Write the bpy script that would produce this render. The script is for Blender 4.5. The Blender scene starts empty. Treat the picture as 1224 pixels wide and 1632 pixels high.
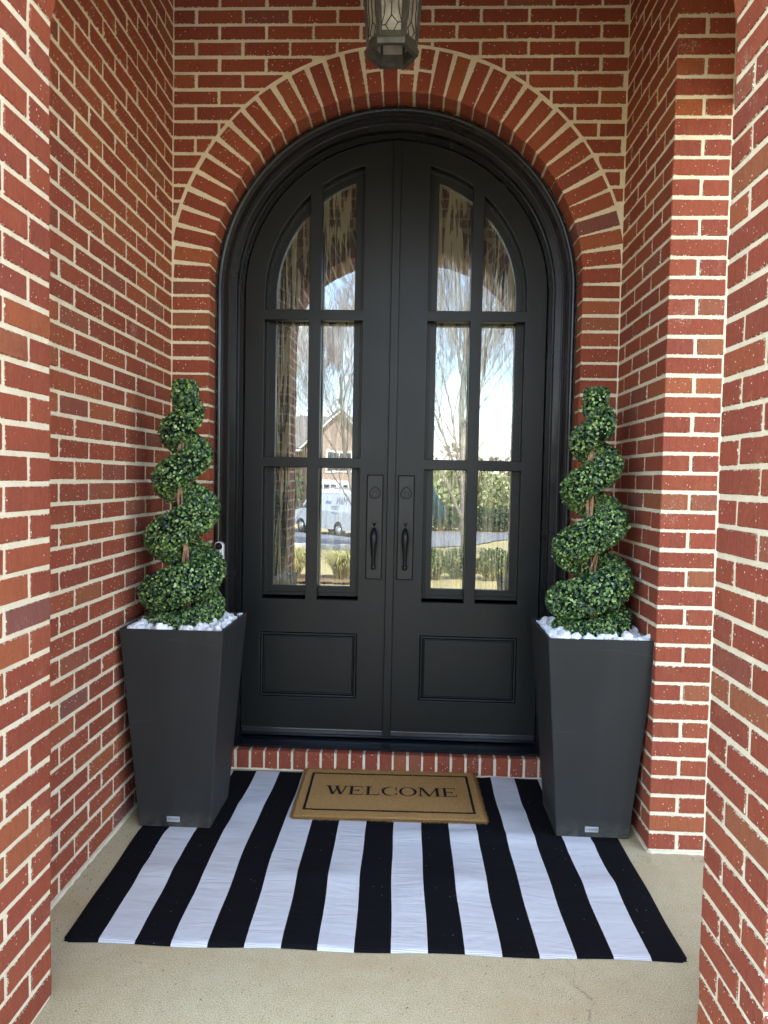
import bpy, math, random
import numpy as np
from mathutils import Vector, Matrix
PI = math.pi
random.seed(7); rng = np.random.default_rng(7)
scn = bpy.context.scene
COL = scn.collection

# ------------------------------------------------------------------ camera
cam_d = bpy.data.cameras.new('camera'); cam = bpy.data.objects.new('camera', cam_d); COL.objects.link(cam)
cam_d.sensor_fit = 'VERTICAL'; cam_d.sensor_height = 24; cam_d.sensor_width = 18
cam_d.lens = 16.972; cam_d.clip_start = 0.01; cam_d.clip_end = 2000
YAW, PITCH, ROLL = 0.0390, 0.0449, 0.0195
_r = Vector((math.cos(YAW), math.sin(YAW), 0))
_f = Vector((-math.sin(YAW)*math.cos(PITCH), math.cos(YAW)*math.cos(PITCH), -math.sin(PITCH)))
_u = _r.cross(_f)
r2 = _r*math.cos(ROLL) + _u*math.sin(ROLL); u2 = -_r*math.sin(ROLL) + _u*math.cos(ROLL)
M = Matrix((r2, u2, -_f)).transposed().to_4x4(); M.translation = Vector((0, -3.1705, 1.3178))
cam.matrix_world = M
scn.camera = cam

# ------------------------------------------------------------------ sky, sun, exposure
SUN_EL, SUN_AZ = math.radians(47), math.radians(28)      # azimuth measured from +Y towards +X (sun stands behind the house)
world = bpy.data.worlds.new('World'); scn.world = world; world.use_nodes = True
wn = world.node_tree.nodes; wl = world.node_tree.links; wn.clear()
sky = wn.new('ShaderNodeTexSky'); sky.sky_type = 'NISHITA'; sky.sun_disc = False
sky.sun_elevation = SUN_EL; sky.sun_rotation = SUN_AZ; sky.altitude = 200; sky.air_density = 1.1; sky.dust_density = .35; sky.ozone_density = 1.4
tcw = wn.new('ShaderNodeTexCoord'); nzw = wn.new('ShaderNodeTexNoise'); nzw.inputs['Scale'].default_value = 2.2
nzw.inputs['Detail'].default_value = 7; nzw.inputs['Roughness'].default_value = .6
mpw = wn.new('ShaderNodeMapping'); mpw.inputs['Scale'].default_value = (1, 1, 2.6); mpw.inputs['Location'].default_value = (.3, .1, .25)
rpw = wn.new('ShaderNodeValToRGB'); rpw.color_ramp.elements[0].position = .47; rpw.color_ramp.elements[1].position = .70
mxw = wn.new('ShaderNodeMix'); mxw.data_type = 'RGBA'; mxw.inputs[7].default_value = (4.9, 4.75, 4.6, 1)
bgw = wn.new('ShaderNodeBackground'); bgw.inputs['Strength'].default_value = .15; ow = wn.new('ShaderNodeOutputWorld')
wl.new(tcw.outputs['Generated'], mpw.inputs[0]); wl.new(mpw.outputs[0], nzw.inputs['Vector']); wl.new(nzw.outputs['Fac'], rpw.inputs[0])
wl.new(rpw.outputs[0], mxw.inputs[0]); wl.new(sky.outputs[0], mxw.inputs[6]); wl.new(mxw.outputs[2], bgw.inputs[0]); wl.new(bgw.outputs[0], ow.inputs[0])
sun_d = bpy.data.lights.new('sun', 'SUN'); sun_d.energy = 4.2; sun_d.angle = math.radians(.53); sun_d.color = (1, .94, .84)
sun = bpy.data.objects.new('sun', sun_d); COL.objects.link(sun)
sdir = Vector((math.sin(SUN_AZ)*math.cos(SUN_EL), math.cos(SUN_AZ)*math.cos(SUN_EL), math.sin(SUN_EL)))
sun.rotation_euler = (-sdir).to_track_quat('-Z', 'Y').to_euler(); sun.location = (0, 10, 20)
vs = scn.view_settings; scn.display_settings.display_device = 'sRGB'
vs.view_transform = 'Standard'; vs.look = 'None'; vs.gamma = 1; vs.use_curve_mapping = False; vs.exposure = 3.14
scn.cycles.max_bounces = 10; scn.cycles.diffuse_bounces = 6; scn.cycles.glossy_bounces = 4
scn.cycles.sample_clamp_indirect = 8

# ------------------------------------------------------------------ material helpers
class NT:
    def __init__(s, name):
        s.m = bpy.data.materials.new(name); s.m.use_nodes = True
        s.n = s.m.node_tree.nodes; s.l = s.m.node_tree.links
        s.b = s.n['Principled BSDF']; s.o = s.n['Material Output']
    def new(s, t, **k):
        n = s.n.new(t)
        for a, v in k.items(): setattr(n, a, v)
        return n
    def link(s, a, b): s.l.new(a, b); return b
    def coord(s, scale=(1, 1, 1), rot=(0, 0, 0), which='Object'):
        tc = s.new('ShaderNodeTexCoord'); mp = s.new('ShaderNodeMapping')
        mp.inputs['Scale'].default_value = scale; mp.inputs['Rotation'].default_value = rot
        s.link(tc.outputs[which], mp.inputs[0]); return mp.outputs[0]
    def noise(s, scale, detail=4, rough=.55, vec=None, dist=0, which='Object'):
        n = s.new('ShaderNodeTexNoise'); n.inputs['Scale'].default_value = scale; n.inputs['Detail'].default_value = detail
        n.inputs['Roughness'].default_value = rough; n.inputs['Distortion'].default_value = dist
        s.link(vec if vec is not None else s.coord(which=which), n.inputs['Vector']); return n.outputs['Fac']
    def math(s, op, a, b=None, c=None, clamp=False):
        n = s.new('ShaderNodeMath', operation=op, use_clamp=clamp)
        for i, v in enumerate((a, b, c)):
            if v is None: continue
            if isinstance(v, (int, float)): n.inputs[i].default_value = v
            else: s.link(v, n.inputs[i])
        return n.outputs[0]
    def ramp(s, fac, stops, interp='LINEAR'):
        n = s.new('ShaderNodeValToRGB'); cr = n.color_ramp; cr.interpolation = interp
        while len(cr.elements) < len(stops): cr.elements.new(.5)
        for e, (p, c) in zip(cr.elements, stops):
            e.position = p; e.color = (c, c, c, 1) if isinstance(c, (int, float)) else (*c, 1)
        s.link(fac, n.inputs[0]); return n.outputs[0]
    def mix(s, fac, a, b, mode='MIX'):
        n = s.new('ShaderNodeMix', data_type='RGBA', blend_type=mode)
        for i, v in ((0, fac), (6, a), (7, b)):
            if isinstance(v, (int, float)): n.inputs[i].default_value = v
            elif isinstance(v, tuple): n.inputs[i].default_value = (*v, 1)
            else: s.link(v, n.inputs[i])
        return n.outputs[2]
    def maprange(s, v, a, b, c=0., d=1.):
        n = s.new('ShaderNodeMapRange'); s.link(v, n.inputs[0])
        for i, x in enumerate((a, b, c, d)):
            if isinstance(x, (int, float)): n.inputs[i+1].default_value = x
            else: s.link(x, n.inputs[i+1])
        return n.outputs[0]
    def bump(s, h, strength=.3, dist=.01, normal=None):
        n = s.new('ShaderNodeBump'); n.inputs['Strength'].default_value = strength; n.inputs['Distance'].default_value = dist
        s.link(h, n.inputs['Height'])
        if normal is not None: s.link(normal, n.inputs['Normal'])
        return n.outputs[0]
    def set(s, **k):
        for a, v in k.items():
            i = s.b.inputs[a.replace('_', ' ')]
            if isinstance(v, (int, float)): i.default_value = v
            elif isinstance(v, tuple): i.default_value = (*v, 1) if len(v) == 3 else v
            else: s.link(v, i)
        return s.m

def simple(name, col, rough=.6, spec=.5, metal=0., var=.12, vscale=8, bump=0., bscale=60):
    t = NT(name); n = t.noise(vscale, 5)
    lo = tuple(c*(1-var) for c in col); hi = tuple(min(1, c*(1+var)) for c in col)
    t.set(Base_Color=t.ramp(n, [(.3, lo), (.7, hi)]), Roughness=rough, Metallic=metal, Specular_IOR_Level=spec)
    if bump: t.set(Normal=t.bump(t.noise(bscale, 5), bump, .004))
    return t.m

def mortar_nodes(t):
    n1 = t.noise(14, 6, .6); n2 = t.noise(260, 4, .7)
    c = t.ramp(n1, [(.25, (.66, .54, .35)), (.55, (.82, .71, .51)), (.8, (.88, .79, .61))])
    c = t.mix(.5, c, t.ramp(n2, [(.3, (.64, .54, .37)), (.7, (.92, .83, .65))]))
    return c, n2

def mat_brick():
    t = NT('brick_red')
    uv = t.new('ShaderNodeUVMap', uv_map='loc').outputs[0]; hf = t.new('ShaderNodeUVMap', uv_map='half').outputs[0]
    a = t.new('ShaderNodeSeparateXYZ'); t.link(uv, a.inputs[0]); h = t.new('ShaderNodeSeparateXYZ'); t.link(hf, h.inputs[0])
    dx = t.math('SUBTRACT', h.outputs[0], t.math('ABSOLUTE', a.outputs[0]))
    dy = t.math('SUBTRACT', h.outputs[1], t.math('ABSOLUTE', a.outputs[1]))
    d = t.math('MINIMUM', dx, dy)
    e1 = t.noise(75, 3, .6); e2 = t.noise(330, 3, .7)
    e = t.math('ADD', t.math('MULTIPLY', t.math('SUBTRACT', e1, .5), .018), t.math('MULTIPLY', t.math('SUBTRACT', e2, .5), .017))
    thr = t.math('ADD', e, .0003)
    smear = t.maprange(t.math('SUBTRACT', thr, d), -.0006, .0010)
    geo = t.new('ShaderNodeNewGeometry'); ri = geo.outputs['Random Per Island']
    base = t.ramp(ri, [(0, (.215, .044, .022)), (.10, (.300, .064, .028)), (.20, (.245, .050, .026)), (.30, (.325, .078, .034)), (.42, (.262, .056, .028)), (.52, (.300, .060, .032)), (.62, (.235, .050, .030)),
                       (.70, (.345, .090, .036)), (.77, (.205, .048, .032)), (.83, (.385, .120, .040)), (.875, (.300, .125, .050)), (.915, (.255, .105, .060)), (.945, (.185, .070, .048)), (.965, (.135, .085, .080)), (.982, (.27, .065, .034))], 'CONSTANT')
    n0 = t.noise(9, 3, .6, dist=.6)
    base = t.mix(t.ramp(n0, [(.56, 0.), (.70, .45)]), base, (.34, .14, .055))
    base = t.mix(t.ramp(t.noise(11, 4, .65, dist=.5), [(.60, 0.), (.74, .55)]), base, (.13, .052, .040))
    base = t.mix(1., base, (.88, .90, .96), 'MULTIPLY')
    # big patches of kiln flashing on each brick + fine mottling
    n1 = t.noise(19, 4, .6, dist=.4); n2 = t.noise(150, 5, .65)
    base = t.mix(t.math('MULTIPLY', t.ramp(n1, [(.45, 0.), (.75, 1.)]), .35), base, (.17, .048, .030))
    base = t.mix(.35, base, t.ramp(n2, [(.3, (.08, .020, .012)), (.5, (.26, .062, .030)), (.75, (.46, .14, .07))]))
    streak = t.noise(1, 4, .7, vec=t.coord(scale=(210, 210, 28)))
    base = t.mix(.25, base, t.ramp(streak, [(.35, (.15, .035, .020)), (.65, (.42, .11, .06))]))
    # mortar spatter: small pale dots and a few bigger smudges
    v = t.new('ShaderNodeTexVoronoi'); v.inputs['Scale'].default_value = 95; t.link(t.coord(), v.inputs['Vector'])
    vs_ = t.new('ShaderNodeSeparateXYZ'); t.link(v.outputs['Color'], vs_.inputs[0])
    dens = t.ramp(t.noise(7, 3, .6), [(.35, .12), (.72, .60)])
    on = t.math('GREATER_THAN', dens, vs_.outputs[0])
    rad = t.math('MULTIPLY', vs_.outputs[1], .23)
    dot = t.math('MULTIPLY', on, t.maprange(t.math('SUBTRACT', rad, v.outputs['Distance']), -.02, .04))
    smg = t.math('MULTIPLY', t.ramp(t.noise(5.5, 2), [(.66, 0.), (.76, 1.)]), t.ramp(t.noise(120, 4, .8), [(.5, 0.), (.7, .55)]))
    mc, mh = mortar_nodes(t)
    c = t.mix(t.math('MAXIMUM', t.math('MULTIPLY', dot, .9), smg), base, (.86, .68, .56))
    c = t.mix(smear, c, mc)
    hgt = t.math('ADD', t.math('MULTIPLY', smear, .8), t.math('ADD', t.math('MULTIPLY', n2, .45), t.math('ADD', t.math('MULTIPLY', streak, .35), t.math('MULTIPLY', dot, .4))))
    t.set(Base_Color=c, Roughness=t.ramp(n2, [(.3, .78), (.7, .95)]), Specular_IOR_Level=.25, Normal=t.bump(hgt, 1., .004))
    return t.m
BRICK = mat_brick()
def mat_mortar():
    t = NT('mortar'); c, h = mortar_nodes(t)
    g = t.noise(60, 5, .7)
    t.set(Base_Color=c, Roughness=.95, Specular_IOR_Level=.15, Normal=t.bump(t.math('ADD', h, t.math('MULTIPLY', g, 1.5)), .9, .004)); return t.m
MORTAR = mat_mortar()

def mat_concrete():
    t = NT('porch_concrete')
    big = t.noise(2.3, 5, .6); mid = t.noise(22, 6, .65); fine = t.noise(300, 3, .75)
    c = t.ramp(big, [(.25, (.44, .36, .20)), (.5, (.48, .405, .24)), (.75, (.54, .47, .305))])
    c = t.mix(.45, c, t.ramp(mid, [(.3, (.33, .275, .165)), (.7, (.60, .53, .37))]))
    c = t.mix(.55, c, t.ramp(fine, [(.35, (.12, .10, .05)), (.5, (.53, .445, .255)), (.66, (.90, .79, .53))]))
    v = t.new('ShaderNodeTexVoronoi'); v.inputs['Scale'].default_value = 130; t.link(t.coord(), v.inputs['Vector'])
    sp = t.new('ShaderNodeSeparateXYZ'); t.link(v.outputs['Color'], sp.inputs[0])
    pit = t.math('MULTIPLY', t.math('GREATER_THAN', sp.outputs[0], .86), t.maprange(v.outputs['Distance'], .30, .12))
    c = t.mix(t.math('MULTIPLY', pit, .55), c, (.17, .15, .12))
    orange = t.ramp(t.noise(3.1, 3, .5, vec=t.coord(scale=(1, 1.7, 1))), [(.50, 0.), (.70, .45)])
    c = t.mix(orange, c, (.46, .33, .17))
    # thin shrinkage crack
    tc = t.new('ShaderNodeTexCoord'); s = t.new('ShaderNodeSeparateXYZ'); t.link(tc.outputs['Object'], s.inputs[0])
    wob = t.math('MULTIPLY', t.math('SUBTRACT', t.noise(9, 5, .6), .5), .16)
    dd = t.math('ABSOLUTE', t.math('SUBTRACT', t.math('ADD', s.outputs[0], wob), .46))
    line = t.math('MULTIPLY', t.maprange(dd, .0022, .0006), t.math('GREATER_THAN', -1.16, s.outputs[1]))
    line = t.math('MULTIPLY', line, t.ramp(t.noise(14, 3), [(.38, 0.), (.5, 1.)]))
    c = t.mix(t.math('MULTIPLY', line, .5), c, (.10, .085, .065))
    h = t.math('ADD', t.math('MULTIPLY', fine, 1.), t.math('ADD', t.math('MULTIPLY', mid, .6), t.math('MULTIPLY', pit, -.8)))
    t.set(Base_Color=c, Roughness=.9, Specular_IOR_Level=.2, Normal=t.bump(h, .7, .003)); return t.m
CONCRETE = mat_concrete()

def paint(name, col, rough, spec=.5, bs=.05, dust=.05):
    t = NT(name); n = t.noise(3, 4); n2 = t.noise(35, 5)
    hi = tuple(c*1.25+dust*.02 for c in col)
    t.set(Base_Color=t.mix(t.math('MULTIPLY', n2, .6), col, hi), Roughness=t.ramp(n, [(.3, rough-.05), (.7, rough+.07)]), Specular_IOR_Level=spec,
          Normal=t.bump(t.noise(160, 3), bs, .0015)); return t.m
DOORPAINT = paint('black_satin_paint', (.0080, .0088, .0088), .38, .30)
FRAMEPAINT = paint('black_gloss_paint', (.009, .009, .010), .24, .5, .12)
HANDLE = paint('matt_black_metal', (.0080, .0083, .0087), .36, .38)
SILLM = paint('threshold_black', (.008, .010, .013), .16, .5, .04)
SWEEP = simple('sweep_metal', (.09, .09, .095), .22, .5, metal=.7)
CAULK = paint('caulk', (.03, .03, .03), .3, .5, .8)
def mat_planter():
    t = NT('charcoal_resin'); a = t.noise(2.2, 5, .6); st = t.noise(1, 5, .6, vec=t.coord(scale=(14, 14, 1.6))); f = t.noise(300, 3, .7)
    c = t.ramp(a, [(.3, (.0200, .0200, .0198)), (.7, (.026, .0258, .0252))])
    c = t.mix(t.ramp(st, [(.52, 0.), (.72, .16)]), c, (.050, .049, .047))
    w = t.new('ShaderNodeTexWave', wave_type='RINGS'); w.inputs['Scale'].default_value = 1.1; w.inputs['Distortion'].default_value = 3.5; w.inputs['Detail'].default_value = 2; t.link(t.coord(), w.inputs['Vector'])
    scr = t.math('MULTIPLY', t.math('GREATER_THAN', w.outputs['Fac'], .9985), t.ramp(t.noise(5, 2), [(.5, 0.), (.6, .08)]))
    c = t.mix(scr, c, (.12, .12, .12))
    s = t.new('ShaderNodeTexCoord'); z = t.new('ShaderNodeSeparateXYZ'); t.link(s.outputs['Object'], z.inputs[0])
    foot = t.math('MULTIPLY', t.maprange(z.outputs[2], .07, .0), t.ramp(t.noise(16, 5, .7), [(.4, 0.), (.7, .6)]))
    c = t.mix(foot, c, (.16, .14, .11))
    t.set(Base_Color=c, Roughness=t.ramp(st, [(.3, .46), (.7, .56)]), Specular_IOR_Level=.3, Normal=t.bump(f, .08, .002)); return t.m
PLANTER = mat_planter()
def mat_glass():
    t = NT('rain_glass')
    xyz = t.coord(scale=(1, 1, 1))
    # front face: nearly flat; back face: vertical rain texture
    st = t.noise(1, 1, .4, vec=t.coord(scale=(62, 62, 4.2)), dist=.9)
    st2 = t.noise(1, 1, .4, vec=t.coord(scale=(30, 30, 2.6)), dist=1.1)
    hgt = t.math('ADD', st, st2)
    flat = t.new('ShaderNodeBsdfGlossy'); flat.inputs['Roughness'].default_value = .0; flat.inputs['Color'].default_value = (.84, .90, .95, 1)
    fn = t.bump(t.noise(5, 2), .02, .01); t.link(fn, flat.inputs['Normal'])
    rain = t.new('ShaderNodeBsdfGlossy'); rain.inputs['Roughness'].default_value = .03; rain.inputs['Color'].default_value = (.93, .92, .74, 1)
    t.link(t.bump(hgt, .42, .007), rain.inputs['Normal'])
    m1 = t.new('ShaderNodeMixShader'); m1.inputs[0].default_value = .34
    # rain texture shows in patches, mostly on the second leaf's lower lights
    s = t.new('ShaderNodeSeparateXYZ'); t.link(xyz, s.inputs[0])
    rightside = t.maprange(s.outputs[0], -.25, .15, .07, .27)
    fac = t.math('ADD', rightside, t.math('MULTIPLY', t.math('SUBTRACT', t.noise(3.2, 2), .5), .5), clamp=True)
    t.link(fac, m1.inputs[0]); t.link(flat.outputs[0], m1.inputs[1]); t.link(rain.outputs[0], m1.inputs[2])
    dark = t.new('ShaderNodeBsdfPrincipled'); dark.inputs['Roughness'].default_value = .5
    t.link(t.ramp(hgt, [(.80, (.008, .008, .004)), (.98, (.022, .020, .010)), (1.12, (.060, .054, .026)), (1.3, (.12, .11, .06))]), dark.inputs['Base Color'])  # olive streaks paint in the indoor light coming through the rain glass
    t.link(t.bump(hgt, .8, .006), dark.inputs['Normal'])
    m2 = t.new('ShaderNodeMixShader'); m2.inputs[0].default_value = GLASS_REFL
    t.link(dark.outputs[0], m2.inputs[1]); t.link(m1.outputs[0], m2.inputs[2]); t.link(m2.outputs[0], t.o.inputs['Surface'])
    return t.m
GLASS_REFL = .25
GLASS = mat_glass()

def mat_rug():
    t = NT('rug_cotton')
    uv = t.new('ShaderNodeUVMap', uv_map='UVMap').outputs[0]; s = t.new('ShaderNodeSeparateXYZ'); t.link(uv, s.inputs[0])
    w = t.math('ADD', s.outputs[0], t.math('MULTIPLY', t.math('SUBTRACT', t.noise(260, 2), .5), .02))
    w = t.math('ADD', w, t.math('MULTIPLY', t.math('SUBTRACT', t.noise(5.5, 3), .5), .015))
    fr = t.math('MODULO', t.math('FLOOR', t.math('MULTIPLY', w, 1.)), 2)
    wr = t.noise(1, 3, .5, vec=t.coord(scale=(4.5, 24, 1)), dist=.8)
    ribs = t.new('ShaderNodeTexWave', wave_type='BANDS', bands_direction='Y'); ribs.inputs['Scale'].default_value = 62
    ribs.inputs['Distortion'].default_value = 1.2; ribs.inputs['Detail'].default_value = 2; t.link(t.coord(), ribs.inputs['Vector'])
    n = t.noise(500, 3)
    white = t.mix(t.math('MULTIPLY', ribs.outputs['Fac'], .30), (.60, .605, .615), (.42, .425, .44))
    black = t.mix(t.math('MULTIPLY', n, .6), (.0035, .0035, .0045), (.009, .009, .011))
    v = t.new('ShaderNodeTexVoronoi'); v.inputs['Scale'].default_value = 70; t.link(t.coord(), v.inputs['Vector'])
    sp = t.new('ShaderNodeSeparateXYZ'); t.link(v.outputs['Color'], sp.inputs[0])
    lint = t.math('MULTIPLY', t.math('GREATER_THAN', t.ramp(t.noise(4, 2), [(.42, .04), (.66, .30)]), sp.outputs[0]), t.maprange(v.outputs['Distance'], .12, .05))
    black = t.mix(t.math('MULTIPLY', lint, .7), black, (.5, .5, .5))
    c = t.mix(fr, black, white)
    t.set(Base_Color=c, Roughness=.95, Specular_IOR_Level=.1,
          Normal=t.bump(t.math('ADD', ribs.outputs['Fac'], t.math('MULTIPLY', n, .6)), .5, .0016, t.bump(wr, .38, .013))); return t.m
RUG = mat_rug()
def mat_coir():
    t = NT('coir'); n = t.noise(260, 4, .75); n2 = t.noise(900, 2, .7); b = t.noise(12, 3)
    c = t.ramp(n, [(.30, (.24, .11, .028)), (.48, (.66, .36, .115)), (.66, (.90, .57, .23))])
    c = t.mix(.35, c, t.ramp(n2, [(.38, (.26, .11, .03)), (.62, (.86, .55, .23))]))
    c = t.mix(t.math('MULTIPLY', b, .3), c, (.64, .36, .125))
    t.set(Base_Color=c, Roughness=.95, Specular_IOR_Level=.1, Normal=t.bump(n, 1., .012)); return t.m
COIR = mat_coir()
INK = simple('mat_ink', (.018, .014, .012), .9, .1, var=.5, vscale=300)
def mat_leaf(name, stops, rough=.38, spec=.5, trans=0.):
    t = NT(name); geo = t.new('ShaderNodeNewGeometry')
    c = t.ramp(geo.outputs['Random Per Island'], stops)
    t.set(Base_Color=c, Roughness=rough, Specular_IOR_Level=spec)
    return t.m
BOX = mat_leaf('boxwood_leaf', [(0, (.008, .024, .018)), (.28, (.014, .044, .024)), (.46, (.050, .110, .032)), (.68, (.120, .205, .050)), (.86, (.24, .36, .095)), (1, (.34, .50, .18))], .36, .55)
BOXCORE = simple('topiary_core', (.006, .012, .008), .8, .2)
VINE = simple('vine_stem', (.34, .20, .12), .8, .25, var=.45, vscale=40, bump=.5, bscale=200)
PEBBLE = simple('white_pebble', (.80, .80, .80), .6, .3, var=.06, vscale=30, bump=.4, bscale=90)
WHITE = simple('white_plastic', (.78, .78, .78), .35)
DARKGLASS = simple('dark_lens', (.01, .01, .012), .08)
TAG = simple('brushed_tag', (.62, .63, .65), .35, metal=.6)
CEIL = simple('ceiling_paint', (.66, .64, .58), .7)
BRONZE = simple('lantern_bronze', (.085, .082, .072), .42, .5, metal=.35, var=.35, vscale=30, bump=.25, bscale=90)
LEAD = simple('lead_came', (.02, .02, .02), .4, metal=.4)
def mat_lglass():
    t = NT('seedy_glass')
    g = t.new('ShaderNodeBsdfGlossy'); g.inputs['Roughness'].default_value = .06; g.inputs['Color'].default_value = (.9, .9, .9, 1)
    t.link(t.bump(t.noise(35, 3), .5, .004), g.inputs['Normal'])
    tr = t.new('ShaderNodeBsdfTransparent'); tr.inputs['Color'].default_value = (.80, .78, .72, 1)
    df = t.new('ShaderNodeBsdfTranslucent'); df.inputs['Color'].default_value = (.75, .73, .66, 1)
    d2 = t.new('ShaderNodeBsdfDiffuse'); d2.inputs['Color'].default_value = (.88, .87, .82, 1)
    a = t.new('ShaderNodeMixShader'); a.inputs[0].default_value = .5; t.link(df.outputs[0], a.inputs[1]); t.link(d2.outputs[0], a.inputs[2])
    b = t.new('ShaderNodeMixShader'); t.link(t.ramp(t.noise(22, 4), [(.35, .35), (.65, .75)]), b.inputs[0])
    t.link(tr.outputs[0], b.inputs[1]); t.link(a.outputs[0], b.inputs[2])
    c = t.new('ShaderNodeMixShader'); c.inputs[0].default_value = .14; t.link(b.outputs[0], c.inputs[1]); t.link(g.outputs[0], c.inputs[2])
    t.link(c.outputs[0], t.o.inputs['Surface']); return t.m
LGLASS = mat_lglass()
CANDLE = simple('candle_sleeve', (.75, .70, .58), .5)

# ------------------------------------------------------------------ mesh helpers
class MB:
    """collects geometry and links it as ONE mesh object"""
    def __init__(s): s.v = []; s.f = []; s.mi = []; s.n = 0; s.uv = []; s.uvh = []
    def add(s, vs, fs, mi=0, uv=None, uvh=None):
        s.v.append(np.asarray(vs, float).reshape(-1, 3))
        for f in fs: s.f.append(tuple(i+s.n for i in f)); s.mi.append(mi)
        k = sum(len(f) for f in fs)
        s.uv.append(np.zeros((k, 2)) if uv is None else np.asarray(uv, float)); s.uvh.append(np.ones((k, 2)) if uvh is None else np.asarray(uvh, float))
        s.n += len(s.v[-1])
    def box(s, x0, x1, y0, y1, z0, z1, mi=0, b=0.):
        s.box8([(x, y, z) for x in (x0, x1) for y in (y0, y1) for z in (z0, z1)], mi, b)
    def box8(s, c, mi=0, b=.0):
        if b > 0: brick8(s, np.array(c, float), b, mi)
        else: s.add(c, [(0, 1, 3, 2), (4, 6, 7, 5), (0, 4, 5, 1), (2, 3, 7, 6), (0, 2, 6, 4), (1, 5, 7, 3)], mi)
    def tube(s, pts, rad, n=8, mi=0, cap=True, closed=False):
        pts = [Vector(p) for p in pts]; m = len(pts)
        if not hasattr(rad, '__len__'): rad = [rad]*m
        up = None; vs = []
        for i, p in enumerate(pts):
            a = pts[(i-1) % m] if (i > 0 or closed) else p; c = pts[(i+1) % m] if (i < m-1 or closed) else p
            t = (c-a); t = t.normalized() if t.length > 1e-9 else Vector((0, 0, 1))
            if up is None: up = t.orthogonal().normalized()
            up = (up-t*up.dot(t)); up = up.normalized() if up.length > 1e-6 else t.orthogonal().normalized()
            w = t.cross(up)
            for k in range(n):
                a_ = 2*PI*k/n; vs.append(p+(up*math.cos(a_)+w*math.sin(a_))*rad[i])
        fs = []
        for i in range(m if closed else m-1):
            j = (i+1) % m
            for k in range(n): fs.append((i*n+k, i*n+(k+1) % n, j*n+(k+1) % n, j*n+k))
        if cap and not closed: fs.append(tuple(range(n))[::-1]); fs.append(tuple((m-1)*n+k for k in range(n)))
        s.add([tuple(v) for v in vs], fs, mi)
    def lathe(s, prof, n=24, mi=0, center=(0, 0, 0), axis='Z', ph=0):
        vs = []
        for r, h in prof:
            for k in range(n):
                a = 2*PI*k/n+ph; x, y = r*math.cos(a), r*math.sin(a)
                p = (x, y, h) if axis == 'Z' else (x, h, y)
                vs.append((p[0]+center[0], p[1]+center[1], p[2]+center[2]))
        fs = [(i*n+k, i*n+(k+1) % n, (i+1)*n+(k+1) % n, (i+1)*n+k) for i in range(len(prof)-1) for k in range(n)]
        if prof[0][0] > 1e-6: fs.append(tuple(range(n))[::-1])
        if prof[-1][0] > 1e-6: fs.append(tuple((len(prof)-1)*n+k for k in range(n)))
        s.add(vs, fs, mi)
    def build(s, name, mats, parent=None, smooth=False, uv=False, loc=None):
        me = bpy.data.meshes.new(name); V = np.concatenate(s.v) if s.v else np.zeros((0, 3))
        if loc is not None: V = V-np.array(loc)
        me.from_pydata(V.tolist(), [], s.f)
        for m in (mats if isinstance(mats, (list, tuple)) else [mats]): me.materials.append(m)
        me.polygons.foreach_set('material_index', s.mi)
        if smooth: me.polygons.foreach_set('use_smooth', [True]*len(s.f))
        if uv:
            a = me.uv_layers.new(name='loc'); a.data.foreach_set('uv', np.concatenate(s.uv).ravel())
            h = me.uv_layers.new(name='half'); h.data.foreach_set('uv', np.concatenate(s.uvh).ravel())
        me.update(); o = bpy.data.objects.new(name, me); COL.objects.link(o)
        if parent is not None: o.parent = parent
        if loc is not None: o.location = loc
        return o

# chamfered brick template: 24 verts, 26 faces, in signed corner coordinates
_T = []; _F = []; _FA = []
def _tmpl():
    idx = {}
    for sx in (-1, 1):
        for sy in (-1, 1):
            for sz in (-1, 1):
                for ax in range(3): idx[(sx, sy, sz, ax)] = len(_T); _T.append(((sx, sy, sz), ax))
    S = (-1, 1)
    for ax in range(3):            # main faces: the vertex with that axis at full extent
        o = [i for i in range(3) if i != ax]
        for sg in S:
            q = []
            for a, b in ((-1, -1), (1, -1), (1, 1), (-1, 1)):
                c = [0, 0, 0]; c[ax] = sg; c[o[0]] = a; c[o[1]] = b; q.append(idx[(*c, ax)])
            _F.append(q); _FA.append((ax, o))
    for ax in range(3):            # edge chamfers running along axis ax
        o = [i for i in range(3) if i != ax]
        for a in S:
            for b in S:
                def k(e, w):
                    c = [0, 0, 0]; c[ax] = e; c[o[0]] = a; c[o[1]] = b; return idx[(*c, w)]
                _F.append([k(-1, o[0]), k(1, o[0]), k(1, o[1]), k(-1, o[1])]); _FA.append((o[0], [i for i in range(3) if i != o[0]]))
    for sx in S:
        for sy in S:
            for sz in S: _F.append([idx[(sx, sy, sz, i)] for i in range(3)]); _FA.append((1, [0, 2]))
_tmpl()
_TS = np.array([t[0] for t in _T], float); _TA = np.array([t[1] for t in _T])
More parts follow.
